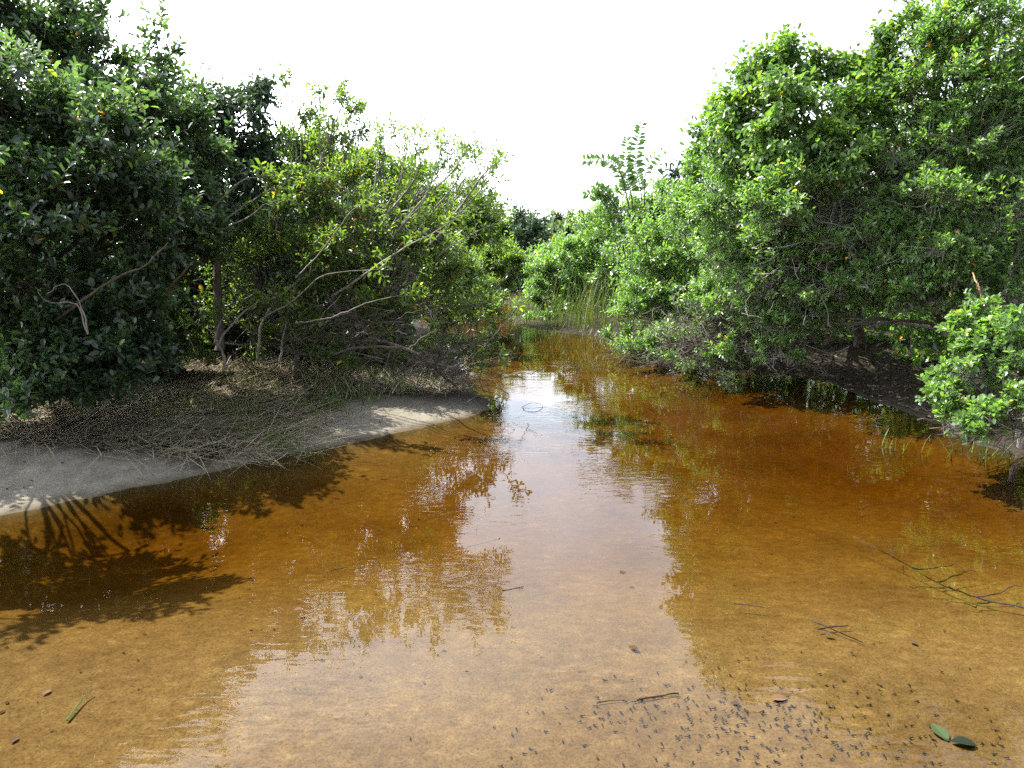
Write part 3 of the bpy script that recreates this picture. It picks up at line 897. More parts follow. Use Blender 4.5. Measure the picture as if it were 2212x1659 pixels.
plant("vine_tree", "rounded tree draped with large-leaved vines, second summit from the right", "tree", wxy(1740, 11.8),
      [(1650, 190, 8.5, 70, 60), (1720, 150, 8.5, 60, 45), (1790, 140, 8.5, 70, 40), (1860, 180, 8.5, 60, 55), (1720, 240, 8.1, 110, 70), (1830, 270, 8.1, 90, 80), (1620, 270, 8.5, 60, 60), (1690, 120, 8.5, 50, 35), (1880, 140, 8.4, 45, 45), (1890, 105, 8.4, 40, 40), (1585, 330, 8.7, 50, 50), (1530, 300, 9.2, 40, 50), (1575, 230, 9, 30, 35), (1700, 320, 8, 90, 50), (1800, 330, 7.8, 80, 50)], 'vine', trunk_r=.08, young=.12,
      stems=[dict(pts=[(1640, 300, 8.5), (1590, 250, 8.5), (1570, 240, 8.5), (1556, 262, 8.5)], r=.010, k=14, **{'from': .3}),
             dict(pts=[(1640, 280, 8.5), (1600, 220, 8.5), (1580, 205, 8.5), (1562, 230, 8.5)], r=.010, k=14, **{'from': .3}),
             dict(pts=[(1650, 200, 8.5), (1620, 140, 8.5), (1640, 110, 8.5), (1680, 95, 8.5)], r=.010, k=12, **{'from': .4})])
plant("mid_tree", "small-leaved tree below the vine-draped summit sloping down to the left", "tree", wxy(1640, 12.6),
      [(1580, 350, 9.9, 70, 70), (1660, 350, 9.7, 90, 70), (1570, 440, 9, 90, 70), (1680, 440, 7.7, 100, 70), (1770, 380, 7.7, 90, 70), (1500, 440, 10.9, 70, 50), (1535, 385, 10.5, 60, 50), (1600, 300, 8.9, 70, 60)], 'fresh', trunk_r=.05, young=.05)
plant("twiggy_tree", "shaded tree with dark trunk and bare inner twigs above the right hollow", "tree", wxy(1850, 11),
      [(1800, 470, 8.6, 100, 80), (1890, 400, 8.4, 90, 90), (1880, 520, 7.8, 90, 70), (1800, 400, 8.6, 90, 70), (1820, 540, 8.2, 80, 50), (1700, 470, 8.8, 80, 60)], 'rosette', trunk_r=.07, dens=.62,
      stems=[dict(pts=[(1800, 690, 9.4), (1840, 580, 9.3), (1880, 480, 9.2), (1860, 360, 9.2)], r=.05, r1=.02, mat='bark', name='trunk'),
             dict(pts=[(1780, 590, 9.2), (1830, 500, 9.1), (1890, 460, 9), (1960, 400, 9)], r=.03, r1=.012, mat='bark', name='branch')],
      tangle=[(1800, 500, 8.2, 130, 110, 420, .6, 'greytwig'), (1900, 440, 8, 100, 90, 220, .5, 'twig'), (1830, 690, 8.4, 150, 60, 50, .5, 'bark')])
plant("front_shrub", "light green shrub over a black thatch of bare twigs at the right waterline", "shrub", wxy(1620, 10.9),
      [(1580, 540, 9.1, 85, 70), (1670, 530, 8.7, 85, 65), (1600, 640, 8.9, 70, 55), (1690, 620, 8.5, 80, 55), (1640, 700, 8.7, 50, 40), (1600, 755, 8.9, 45, 28), (1560, 770, 9.4, 55, 24), (1680, 700, 8.5, 55, 35), (1690, 770, 8.5, 35, 20), (1740, 660, 8.4, 60, 40), (1800, 610, 8.1, 70, 40), (1540, 650, 9.7, 70, 60), (1730, 540, 8.3, 80, 60)], 'rosette', trunk_r=.035, young=.05,
      tangle=[(1560, 720, 9.5, 150, 60, 600, .55, 'twig'), (1680, 730, 9.4, 130, 60, 500, .5, 'twig'), (1500, 780, 10.1, 120, 20, 200, .4, 'twig')])
plant("corner_tree", "tall bright tree filling the upper right corner of the view", "tree", wxy(2120, 9.6),
      [(1970, 110, 8.3, 75, 80), (2060, 60, 8.1, 90, 70), (2170, 40, 8.1, 100, 90), (2060, 170, 8, 110, 80), (2180, 190, 7.9, 100, 90), (1960, 220, 8.1, 85, 80), (2300, 150, 8.1, 120, 200)], 'fresh', trunk_r=.07, young=.10, yellow=.03,
      stems=[dict(pts=[(1990, 120, 8.3), (1970, 50, 8.3), (1965, 10, 8.3), (1950, -20, 8.3)], r=.010, k=12, **{'from': .3})])
plant("leafy_tree", "glossy small-leaved tree leaning out above the dark hollow on the right", "tree", wxy(2110, 9.0),
      [(1960, 330, 8, 100, 80), (2080, 310, 7.9, 110, 90), (2190, 350, 7.8, 90, 110), (2010, 430, 7.7, 110, 80), (2140, 470, 7.6, 110, 90), (1930, 480, 7.9, 90, 70), (2030, 540, 7.5, 110, 60), (2180, 580, 7.5, 80, 70), (1890, 590, 7.7, 70, 35), (2060, 610, 7.3, 70, 30), (1990, 600, 7.4, 70, 35), (2150, 640, 7.2, 70, 40), (1780, 680, 8.5, 55, 35), (2000, 655, 7.5, 70, 35), (1900, 650, 8.0, 65, 32), (1840, 560, 8.1, 80, 45), (2300, 420, 7.7, 110, 220)],
      'rosette', trunk_r=.06, young=.04, yellow=.015)
plant("foreground_bush", "bright round-leaved bush leaning over the water at the right edge", "bush", wxy(2230, 5.9),
      [(2150, 730, 5.7, 80, 50), (2220, 770, 5.5, 90, 90), (2100, 800, 5.6, 70, 45), (2080, 860, 5.5, 65, 35), (2180, 890, 5.3, 90, 50), (2120, 910, 5.3, 70, 35), (2130, 690, 5.8, 60, 35), (2330, 800, 5.4, 120, 130)], 'round', trunk_r=.03, young=.10,
      tangle=[(2140, 915, 5.4, 90, 30, 160, .35, 'twig')])


# thickets behind, where nobody could count the plants
def thicket(name, label, boxes, mat, leaf, k):
    P = []
    for (px, D, wpx, depth, z0, z1, n) in boxes:
        c = W(px, 800, D)
        hw = wpx * D / FOC
        q = np.stack([c[0] + RNG.uniform(-hw, hw, n), c[1] + RNG.uniform(-depth, depth, n), RNG.uniform(z0, 1, n)], 1)
        top = z1 * (1 + .16 * vnoise(q[:, :2] * .9, 31) - .35 * ((q[:, 0] - c[0]) / hw) ** 2)
        q[:, 2] = z0 + (top - z0) * RNG.random(n) ** .75
        P.append(q)
    P = np.concatenate(P)
    n = len(P)
    N = RNG.normal(size=(n, 3)) * .6 + np.array([0, 0, .8])
    LL = leaf * RNG.uniform(.6, 1.3, n)
    V, F, T = leaves_np(P, unit(RNG.normal(size=(n, 3))), N, LL, LL * .5, tone_for(n))
    tag(link(name, mesh_np(name, V, F, M[mat], {"tone": T}), kind="stuff"), label, kind="stuff")


thicket("undergrowth", "dense dark undergrowth behind the left bank shrubs",
        [(100, 10.5, 520, 1.2, 0, 3.3, 15000), (620, 12, 260, 1.2, 0, 2.6, 7000), (1060, 25, 160, .8, 0, 1.6, 2500), (-500, 7.5, 300, 1.5, 0, 3.6, 6000), (560, 9.8, 330, .5, 0, 2.3, 9000), (180, 8.0, 200, .5, 0, 2.0, 4000)], 'dark', .14, 1)
thicket("undergrowth", "dense green undergrowth behind the right bank trees",
        [(1960, 14.5, 420, 1.3, 0, 4.2, 15000), (1560, 17, 260, 1.4, 0, 3.2, 7000), (2420, 10, 200, 1.5, 0, 4.2, 5000), (1330, 22, 200, 1.5, 0, 2.3, 4000), (1300, 18.5, 110, .5, 0, 1.4, 3000), (1850, 11.6, 260, .5, 0, 2.8, 8000), (2100, 9.6, 160, .5, 0, 2.4, 4000)], 'fresh', .13, 1)
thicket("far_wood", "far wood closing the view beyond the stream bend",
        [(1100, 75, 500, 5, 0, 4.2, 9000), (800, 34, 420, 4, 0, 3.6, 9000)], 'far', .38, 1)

# ------------------------------------------------------------------ tall sprouts with countable leaves
def one_leaf_mesh(name, mat, L=1.0, Wd=.42, fold=.12, tone=.5, seg=6, curl=-.12, shape=.45):
    t = np.linspace(0, 1, seg + 1)
    wv = Wd * .5 * np.sin(math.pi * t ** (math.log(.5) / math.log(shape))) ** .85
    z = curl * t * t
    V = np.concatenate([np.stack([t * L, 0 * t, z - 0 * t], 1), np.stack([t * L, wv, z + wv * fold * 2], 1), np.stack([t * L, -wv, z + wv * fold * 2], 1)])
    n = seg + 1
    i = np.arange(seg)
    F = np.concatenate([np.stack([i, i + 1, i + 1 + n, i + n], 1), np.stack([i, i + 2 * n, i + 1 + 2 * n, i + 1], 1)])
    return mesh_np(name, V, F, mat, {"tone": np.full(len(V), tone)})


LEAFM = [one_leaf_mesh("leaf", M['vine'], Wd=.5, tone=t, seg=4) for t in (.0, .15, .3, .6)]


def leaf_matrix(p, d, nrm, L):
    d = unit(np.asarray(d))
    nrm = unit(nrm - d * np.dot(nrm, d))
    s = np.cross(nrm, d)
    m = Matrix(((d[0], s[0], nrm[0], p[0]), (d[1], s[1], nrm[1], p[1]), (d[2], s[2], nrm[2], p[2]), (0, 0, 0, 1)))
    return m @ Matrix.Diagonal((L, L, L, 1))


def sprout(label, base, stems):
    bx, by = base
    B = np.array([bx, by, hz(bx, by)])
    root = thing("sprouting_shrub", label, "shrub", B)
    for pts, n, LL, f0 in stems:
        P = smooth_path([W(*p) for p in pts], 40)
        V, F = tubes(P[None], np.linspace(.02, .006, 40)[None], 5)
        st = link("stem", mesh_np("stem", V - B, F, M['twig'], smooth=True), root)
        for j in range(n):
            u = f0 + (1 - f0) * (j + .5) / n
            i = min(38, int(u * 39))
            p = P[i]
            d = unit(P[i + 1] - P[i])
            side = unit(np.cross(d, np.array([0, 1.0, .15])))
            sgn = 1 if j % 2 else -1
            ld = side * sgn * .95 + d * .45 + RNG.normal(0, .18, 3) + np.array([0, -.1, -.15])
            nn = d * .35 + np.array([0, -.9, .3]) + RNG.normal(0, .2, 3)
            l = LL * .82 * RNG.uniform(.75, 1.2) * (1 - .35 * max(0, u - .75) / .25)
            o = link("leaf", LEAFM[random.choice([0, 1, 1, 2, 2, 3])], st)
            o.matrix_local = leaf_matrix(p - B, ld, nn, l)
    return root


sprout("tall sprouting shrub with long leafy wands standing up against the white sky", wxy(1345, 17.2), [
    ([(1390, 560, 16.6), (1385, 420, 16.5), (1372, 350, 16.4), (1388, 262, 16.4)], 46, .25, .36),
    ([(1370, 560, 16.6), (1365, 430, 16.5), (1352, 380, 16.4), (1355, 296, 16.4)], 42, .24, .42),
    ([(1370, 560, 16.6), (1355, 430, 16.4), (1325, 352, 16.3), (1260, 346, 16.3)], 34, .23, .50),
    ([(1390, 560, 16.6), (1392, 440, 16.5), (1398, 360, 16.4), (1436, 322, 16.4)], 16, .21, .60),
    ([(1350, 560, 16.6), (1335, 460, 16.5), (1310, 420, 16.4), (1285, 400, 16.4)], 28, .23, .42),
    ([(1340, 560, 16.6), (1320, 470, 16.5), (1290, 425, 16.4), (1262, 420, 16.4)], 14, .21, .60),
])

# two large pale leaves facing the light on the right
lt = next(p for p in PLANTS if p.name == "leafy_tree")
LP = one_leaf_mesh("leaf", M['vine'], Wd=.5, tone=.8, seg=6)
for (x, y, ld) in ((2030, 470, (.85, -.1, .45)), (2040, 445, (.5, -.1, .8))):
    o = link("leaf", LP, lt)
    o["label"] = "large pale leaf facing the light"
    o.matrix_local = leaf_matrix(W(x, y, 7.45) - np.array(lt.location), np.array(ld), np.array([-.45, -.6, .66]), .10)

# ------------------------------------------------------------------ ferns in the shade
def fern(label, base, n, L, mat='grass'):
    B = np.array([base[0], base[1], hz(*base)])
    root = thing("fern", label, "fern", B)
    for i in range(n):
        a = i * 2.4 + random.uniform(-.3, .3)
        l = L * random.uniform(.7, 1.15)
        h = random.uniform(.5, .95)
        d = np.array([math.cos(a), math.sin(a), 0])
        t = np.linspace(0, 1, 14)[:, None]
        P = d * (l * t * .9) + np.array([0, 0, 1.0]) * l * h * (1.7 * t - 1.35 * t * t)
        tg = unit(np.gradient(P, axis=0))
        s = unit(np.cross(tg, np.array([0, 0, 1.0])))
        pts, drs = [], []
        k = 26
        u = np.linspace(.12, .99, k)
        for sg in (-1, 1):
            q = np.stack([np.interp(u, t[:, 0], P[:, c]) for c in range(3)], 1)
            g = np.stack([np.interp(u, t[:, 0], tg[:, c]) for c in range(3)], 1)
            ss = np.stack([np.interp(u, t[:, 0], s[:, c]) for c in range(3)], 1)
            pts.append(q)
            drs.append(ss * sg + g * .35 - np.array([0, 0, .12]))
        Q_ = np.concatenate(pts)
        Dd = np.concatenate(drs)
        ll = np.tile(l * .17 * np.sin(math.pi * np.clip(u * .85 + .12, 0, 1)) + .012, 2)
        V, F, T = leaves_np(Q_, Dd, np.tile(np.array([0, 0, 1.0]), (2 * k, 1)), ll, ll * .24, RNG.uniform(0, .6, 2 * k))
        V2, F2 = tubes(P[None], np.linspace(.006, .002, 14)[None], 3)
        link("frond", mesh_np("frond", np.concatenate([V, V2]), [np.concatenate([F, F2 + len(V)])], M[mat], {"tone": np.concatenate([T, np.full(len(V2), .3)])}), root)
    return root


fern("dark green fern rosette in the shade behind the forked sapling", gxy(540, 745), 13, .75)
fern("smaller fern beside a thin trunk in the deep shade of the left bank", gxy(420, 752), 11, .6)
fern("fern leaning out beneath the bramble of bare twigs", gxy(690, 745), 11, .6)

# ------------------------------------------------------------------ grasses
def blades(P, az, L, lean, wd, tone, bend=.6):
    n = len(P)
    m = 4
    t = np.linspace(0, 1, m)
    d = np.stack([np.cos(az), np.sin(az), 0 * az], 1)
    s = np.stack([-np.sin(az), np.cos(az), 0 * az], 1)
    th = lean[:, None] + bend * t[None] * RNG.uniform(.4, 1.3, (n, 1))
    seg = L[:, None] / (m - 1)
    hx = np.concatenate([np.zeros((n, 1)), np.cumsum(np.sin(th[:, :-1]) * seg, 1)], 1)
    hz_ = np.concatenate([np.zeros((n, 1)), np.cumsum(np.cos(th[:, :-1]) * seg, 1)], 1)
    C = P[:, None] + d[:, None] * hx[..., None] + np.array([0, 0, 1.0]) * hz_[..., None]
    wv = wd[:, None] * np.array([1, .9, .65, .12])[None]
    A = C + s[:, None] * wv[..., None] * .5
    B = C - s[:, None] * wv[..., None] * .5
    V = np.stack([A, B], 2).reshape(-1, 3)
    i = np.arange(n * m * 2).reshape(n, m, 2)
    F = np.stack([i[:, :-1, 0], i[:, :-1, 1], i[:, 1:, 1], i[:, 1:, 0]], -1).reshape(-1, 4)
    return V, F, np.repeat(tone, m * 2)


def scatter_px(poly, n):
    """random ground points inside a survey polygon"""
    g = np.array([G(x, y)[:2] for x, y in poly])
    lo, hi = g.min(0), g.max(0)
    out = []
    while len(out) < n:
        p = RNG.uniform(lo, hi, (n * 2, 2))
        ins = np.zeros(len(p), bool)
        for i in range(len(g)):
            a, b = g[i], g[(i + 1) % len(g)]
            c = (a[1] > p[:, 1]) != (b[1] > p[:, 1])
            dy = b[1] - a[1]
            ins ^= c & (p[:, 0] < a[0] + (p[:, 1] - a[1]) * (b[0] - a[0]) / (dy if abs(dy) > 1e-9 else 1e-9))
        out += list(p[ins])
    p = np.array(out[:n])
    h, s = terrain(p[:, 0], p[:, 1])
    return np.stack([p[:, 0], p[:, 1], np.maximum(h, -.15)], 1), s


def grass_stuff(name, label, poly, n, L, wd, mat, lean=(0, .5), az=None, thin=None, bend=.6, clump=0.0):
    P, s = scatter_px(poly, n)
    P[:, :2] += RNG.normal(0, .13, (n, 2))
    hh, s = terrain(P[:, 0], P[:, 1])
    P[:, 2] = np.maximum(hh, -.15)
    keep = np.ones(n, bool)
    if thin is not None:
        keep = vnoise(P[:, :2] * thin, 17) > -.25
    if clump:
        keep &= vnoise(P[:, :2] * 4, 23) > clump
    P = P[keep]
    n = len(P)
    a = RNG.uniform(0, 6.28, n) if az is None else RNG.normal(az[0], az[1], n)
    V, F, T = blades(P, a, L * RNG.uniform(.5, 1.3, n), RNG.uniform(*lean, n), wd * RNG.uniform(.6, 1.3, n), RNG.random(n), bend)
    g = np.minimum(V[:, 2], V[:, 2])
    h, _ = terrain(V[:, 0], V[:, 1])
    V[:, 2] = np.maximum(V[:, 2], h + .022)
    tag(link(name, mesh_np(name, V, F, M[mat], {"tone": T}), kind="stuff"), label, kind="stuff")


grass_stuff("dry_grass", "matted dry straw lying on the left bank", [(-60, 920), (330, 800), (520, 830), (640, 870), (690, 935), (600, 985), (420, 1008), (250, 1000), (-60, 985)], 6200, .50, .0075, 'straw', lean=(1.15, 1.55), az=(-.5, .9), bend=.2)
grass_stuff("dry_grass", "thin dry straw between the sand spit and the bramble", [(480, 790), (700, 800), (960, 815), (1000, 850), (860, 870), (700, 890), (520, 850)], 3000, .30, .006, 'straw', lean=(.7, 1.4), bend=.4)
grass_stuff("grass", "short green grass growing through the straw on the left bank", [(300, 940), (430, 880), (560, 820), (760, 815), (960, 825), (900, 870), (720, 910), (640, 965), (420, 985)], 3000, .17, .007, 'grass', lean=(.1, .9), clump=-.05)
grass_stuff("marsh_grass", "bright marsh grass along the edge of the mid stream point", [(1100, 640), (1200, 640), (1340, 690), (1345, 742), (1290, 730), (1200, 722), (1130, 712), (1095, 695)], 3000, .22, .009, 'marsh', lean=(0, 1.0))
grass_stuff("marsh_grass", "sparse green blades standing in the shallows before the grassy point", [(1100, 700), (1340, 745), (1380, 780), (1300, 792), (1180, 780), (1110, 745)], 1700, .20, .010, 'marsh', lean=(.2, 1.1), clump=-.1)


def tuft(name, label, px, n, L, wd, mat, spread=.06, group=None, lean=(.05, .8), z=None):
    p = G(*px)
    B = np.array([p[0], p[1], hz(p[0], p[1]) if z is None else z])
    root = thing(name, label, "grass", B, group)
    for _ in range(1):
        q = np.concatenate([RNG.normal(0, spread, (n, 2)), np.zeros((n, 1))], 1)
        V, F, T = blades(q, RNG.uniform(0, 6.28, n), L * RNG.uniform(.5, 1.2, n), RNG.uniform(*lean, n), wd * RNG.uniform(.7, 1.2, n), RNG.random(n) * .85, .7)
        link("blades", mesh_np("blades", V, F, M[mat], {"tone": T}), root, kind="stuff")
    return root


tuft("reed_clump", "tall upright reed clump in front of the mid stream shrub", (1270, 712), 170, 1.15, .015, 'marsh', .42, lean=(0, .28))
tuft("reed_clump", "shorter leaning reed clump on the left flank of the mid stream point", (1210, 706), 80, .7, .013, 'marsh', .4, lean=(.05, .5))
for lab, px, n, L in [("green grass tuft at the left end of the sunlit sand, right of the straw mat", (600, 975), 60, .20),
                      ("tall pale grass tuft in the middle of the sunlit sand edge", (722, 905), 46, .32),
                      ("bright grass tuft at the right end of the sand edge tufts", (800, 885), 40, .24),
                      ("two-bladed bright grass shoot at the straw mat's lower rim", (395, 985), 9, .30),
                      ("low grass tuft touching the water at the foot of the spit", (660, 985), 50, .16),
                      ("grass tuft in the shade below the fallen grey branch", (930, 842), 44, .2),
                      ("grass tuft in the straw above the sunlit sand", (640, 905), 44, .2)]:
    tuft("grass_tuft", lab, px, n, L, .006, 'grass', .07, "grass tufts on the left bank")
tuft("grass_tuft", "thin upright grass tuft standing in the red-brown water before the hollow", (1945, 975), 14, .22, .007, 'grass', .09, "grass tufts standing in the water", lean=(0, .4), z=-.05)
tuft("grass_tuft", "wide drooping grass tuft in the water below the foreground bush", (2110, 985), 46, .26, .007, 'grass', .14, "grass tufts standing in the water", lean=(.2, 1.1), z=-.05)

# leaf litter on the banks
def litter(name, label, poly, n, L, clump=-9):
    P, s = scatter_px(poly, n)
    P = P[(s > 0.03) & (vnoise(P[:, :2] * 2.5, 41) + RNG.normal(0, .25, n) > clump)]
    n = len(P)
    P[:, 2] += .008
    N = np.tile(np.array([0, 0, 1.0]), (n, 1)) + RNG.normal(0, .3, (n, 3))
    LL = L * RNG.uniform(.5, 1.2, n)
    V, F, T = leaves_np(P, np.concatenate([RNG.normal(size=(n, 2)), RNG.normal(0, .15, (n, 1))], 1), N, LL, LL * .45, RNG.random(n), fold=.3)
    tag(link(name, mesh_np(name, V, F, M['litter'], {"tone": T}), kind="stuff"), label, kind="stuff")


litter("leaf_litter", "brown leaf litter on the shaded mud of the right bank", [(1500, 790), (1700, 760), (2050, 780), (2150, 960), (2000, 905), (1800, 832)], 1500, .06)
litter("leaf_litter", "brown leaf litter on the left bank soil", [(0, 960), (200, 860), (420, 790), (800, 780), (980, 820), (700, 900), (400, 970), (200, 1000)], 1500, .05)


def bed_litter(name, label, n):
    P = np.stack([RNG.uniform(-5, 5, n), RNG.uniform(1.9, 9, n) , np.zeros(n)], 1)
    h, s = terrain(P[:, 0], P[:, 1])
    k = (s < -.03) & (vnoise(P[:, :2] * 1.1, 77) + RNG.normal(0, .4, n) > .05)
    P, h = P[k], h[k]
    n = len(P)
    P[:, 2] = h + .004
    LL = RNG.uniform(.006, .026, n)
    V, F, T = leaves_np(P, np.concatenate([RNG.normal(size=(n, 2)), RNG.normal(0, .05, (n, 1))], 1), np.tile(np.array([0, 0, 1.0]), (n, 1)), LL, LL * RNG.choice([.12, .2, .5], n), RNG.random(n) ** 4 * .5)
    tag(link(name, mesh_np(name, V, F, M['deadleaf'], {"tone": T}), kind="stuff"), label, kind="stuff")


bed_litter("sunken_litter", "small dark rotted leaf scraps lying on the stream bed", 2600)
litter("leaf_litter", "dark crumbs of leaf and twig strewn on the pale sand of the left bank", [(-100, 1000), (200, 985), (420, 1000), (640, 920), (860, 872), (1040, 860), (1050, 885), (860, 935), (600, 990), (400, 1032), (200, 1070), (0, 1105)], 420, .026, .15)

# ------------------------------------------------------------------ fallen wood
def wood(name, label, cat, pts, r, r1, mat, side=None, amp=.004, group=None):
    P = smooth_path(pts, 26)
    P = P + np.cumsum(RNG.normal(0, amp, (26, 3)), 0)
    B = P[0].copy()
    V, F = tubes(P[None], (np.linspace(r, r1, 26) * (1 + .12 * RNG.normal(size=26)))[None], 8)
    n0 = len(V)
    caps = [np.arange(8)[::-1][None], (np.arange(8) + n0 - 8)[None]]
    if not side:
        o = link(name, mesh_np(name, V - B, [F] + caps, M[mat], smooth=True), None, tuple(B))
        return tag(o, label, cat, group)
    root = thing(name, label, cat, B, group)
    link("limb", mesh_np("limb", V - B, [F] + caps, M[mat], smooth=True), root)
    for (u, vec, rr) in side:
        a = P[int(u * 25)]
        Q_ = wander(a, a + np.array(vec), 9, .12)
        V, F = tubes(Q_[None], np.linspace(rr, rr * .35, 9)[None], 5)
        link("side_twig", mesh_np("side_twig", V - B, F, M[mat], smooth=True), root)
    return root


wood("fallen_branch", "pale lichened dead branch lying level inside the dark right hollow", "branch", [W(1830, 702, 9.1), W(1930, 700, 9.0), W(2010, 712, 8.9), W(2085, 750, 8.8)], .014, .026, 'greybark', side=[(.5, (.1, .1, -.35), .012), (.2, (-.2, .1, .25), .01)])
wood("fallen_branch", "mossy branch slanting up out of the right hollow", "branch", [W(1780, 745, 9.2), W(1830, 690, 9.1), W(1870, 650, 9.0), W(1890, 625, 9.0)], .026, .016, 'bark')
wood("broken_stem", "orange-brown snapped stem hanging above the foreground bush", "branch", [W(2130, 700, 6.6), W(2118, 655, 6.6), W(2108, 620, 6.6), W(2100, 590, 6.7)], .011, .006, 'palewood', side=[(.3, (-.1, -.02, .25), .008)])
wood("fallen_branch", "thick grey fallen limb lying at the foot of the bramble", "branch", [W(770, 738, 7.9), W(820, 742, 7.7), W(900, 770, 7.4), (G(985, 835, .06))], .022, .012, 'bark', side=[(.3, (.35, .1, .16), .012), (.6, (.3, .0, .2), .010)])
wood("fallen_branch", "short grey log end resting beside the thick fallen limb", "branch", [W(720, 765, 7.7), W(760, 752, 7.6), W(820, 750, 7.5), W(870, 752, 7.4)], .016, .010, 'bark')
wood("twig", "looped thin twig lying on the bright water beyond the spit", "twig", [G(1127, 880, .004), G(1150, 870, .03), G(1172, 876, .012), G(1160, 888, .004), G(1135, 888, .004), G(1127, 880, .004)], .002, .0016, 'wetwood', amp=.0006)
br = [G(1842, 1158, .001), G(1930, 1200, .002), G(2030, 1252, .001), G(2120, 1295, -.001), G(2215, 1322, -.002), G(2300, 1345, -.004)]
wood("sunken_branch", "long thin branch with side twigs lying in the gold water on the right", "branch", br, .002, .0055, 'wetwood',
     side=[(.3, (.28, .02, .02), .004), (.42, (.30, .12, .0), .005), (.5, (-.22, .05, .0), .004), (.7, (-.25, -.02, .0), .004), (.62, (.3, .1, .02), .004), (.2, (.05, .15, .03), .003)], amp=.003)
for lab, a, b, r in [("dark straight stick among the tadpoles", (1376, 1513), (1464, 1500), .0055), ("thin dark stick left of the crossed pair", (1585, 1304), (1652, 1313), .004),
                     ("long stick of the crossed pair on the gold bed", (1755, 1341), (1866, 1386), .005), ("short stick of the crossed pair on the gold bed", (1768, 1358), (1832, 1351), .006),
                     ("small dark twig in the middle of the pinkish shallows", (1085, 1276), (1132, 1268), .004),
                     ("faint twig lying left of the straight stick among tadpoles", (1290, 1518), (1352, 1512), .003),
                     ("small twig in the open water left of the sky reflection", (715, 1232), (752, 1225), .004),
                     ("short dark twig in deep gold water at centre right", (1080, 1163), (1010, 1180), .0035)]:
    wood("stick", lab, "stick", [G(*a, .001), (G(*a, .001) * .6 + G(*b, .001) * .4) + np.array([.003, .004, 0]), G(*b, .001)], r * .7, r * .45, 'wetwood', amp=.0006, group="sticks lying in the stream")
# grass blade floating, bottom left
P = smooth_path([G(145, 1556, .003), G(165, 1528, .008), G(180, 1508, .012), G(198, 1488, .02)], 10)
V, F = tubes(P[None], np.linspace(.006, .002, 10)[None], 4)
tag(link("floating_grass", mesh_np("floating_grass", V - P[0], F, M['grass'], {"tone": np.full(len(V), .7)}), None, tuple(P[0])), "single green grass blade floating in the lower left water", "grass")

# ------------------------------------------------------------------ fallen leaves in the water
M['floatleaf'] = leaf_mat("floating leaf", [(0, (.010, .016, .010)), (1, (.032, .050, .018))], rough=0.55, trans=0.05, tgain=1.0, spec=0.15)
LG = one_leaf_mesh("floating_leaf", M['floatleaf'], Wd=.60, fold=.08, tone=.95, seg=10, curl=-.05, shape=.52)
LK = one_leaf_mesh("floating_leaf", M['floatleaf'], Wd=.46, fold=.34, tone=.1, seg=10, curl=-.03, shape=.5)
LB = one_leaf_mesh("sunken_leaf", M['deadleaf'], Wd=.5, fold=.16, tone=.8, seg=8, curl=-.06, shape=.5)
LD = one_leaf_mesh("sunken_leaf", M['deadleaf'], Wd=.55, fold=.12, tone=.0, seg=8, curl=-.06, shape=.5)
stalkP = smooth_path([(-.22, .03, .05), (-.1, .01, .02), (.0, 0, 0)], 6)
for lab, a, b, me, z, nm in [("mottled green oval leaf floating in the lower right corner", (2012, 1562), (2048, 1598), LG, .003, "floating_leaf"),
                             ("dark boat-shaped leaf floating below the mottled green one", (2052, 1602), (2112, 1610), LK, .001, "floating_leaf"),
                             ("reddish brown leaf at the edge of the gold reflection among tadpoles", (1665, 1510), (1702, 1506), LB, .0015, "sunken_leaf"),
                             ("dark pointed leaf in the middle of the pinkish shallows", (1358, 1394), (1380, 1404), LD, .0015, "sunken_leaf"),
                             ("small dark leaf just above the pointed one in the shallows", (1340, 1232), (1352, 1240), LD, .0015, "sunken_leaf"),
                             ("brown round leaf near the left edge in gold water", (90, 1500), (112, 1488), LB, .0015, "sunken_leaf"),
                             ("brown leaf in gold water left of the sky reflection", (634, 1318), (654, 1312), LB, .0015, "sunken_leaf"),
                             ("dark leaf in the bottom left corner of the stream", (22, 1604), (40, 1590), LD, .0015, "sunken_leaf"),
                             ("grey sunken leaf beside the straight stick among tadpoles", (1578, 1517), (1600, 1520), LD, .0015, "sunken_leaf"),
                             ("dark leaf below the crossed sticks", (1778, 1366), (1800, 1372), LD, .0015, "sunken_leaf"),
                             ("dark leaf on the gold bed right of the crossed sticks", (1962, 1378), (1980, 1388), LD, .0015, "sunken_leaf")]:
    pa, pb = G(*a, z), G(*b, z)
    o = link(nm, me)
    L = float(np.linalg.norm(pb - pa))
    o.matrix_world = leaf_matrix(pa, pb - pa, np.array([.05, -.1, 1.0]), L)
    tag(o, lab, "leaf", "leaves fallen in the water")

# ------------------------------------------------------------------ tadpoles
M['tadpole'] = simple_mat("tadpole skin", (.010, .010, .012), (.028, .027, .028), 300, .75, 0, .08)


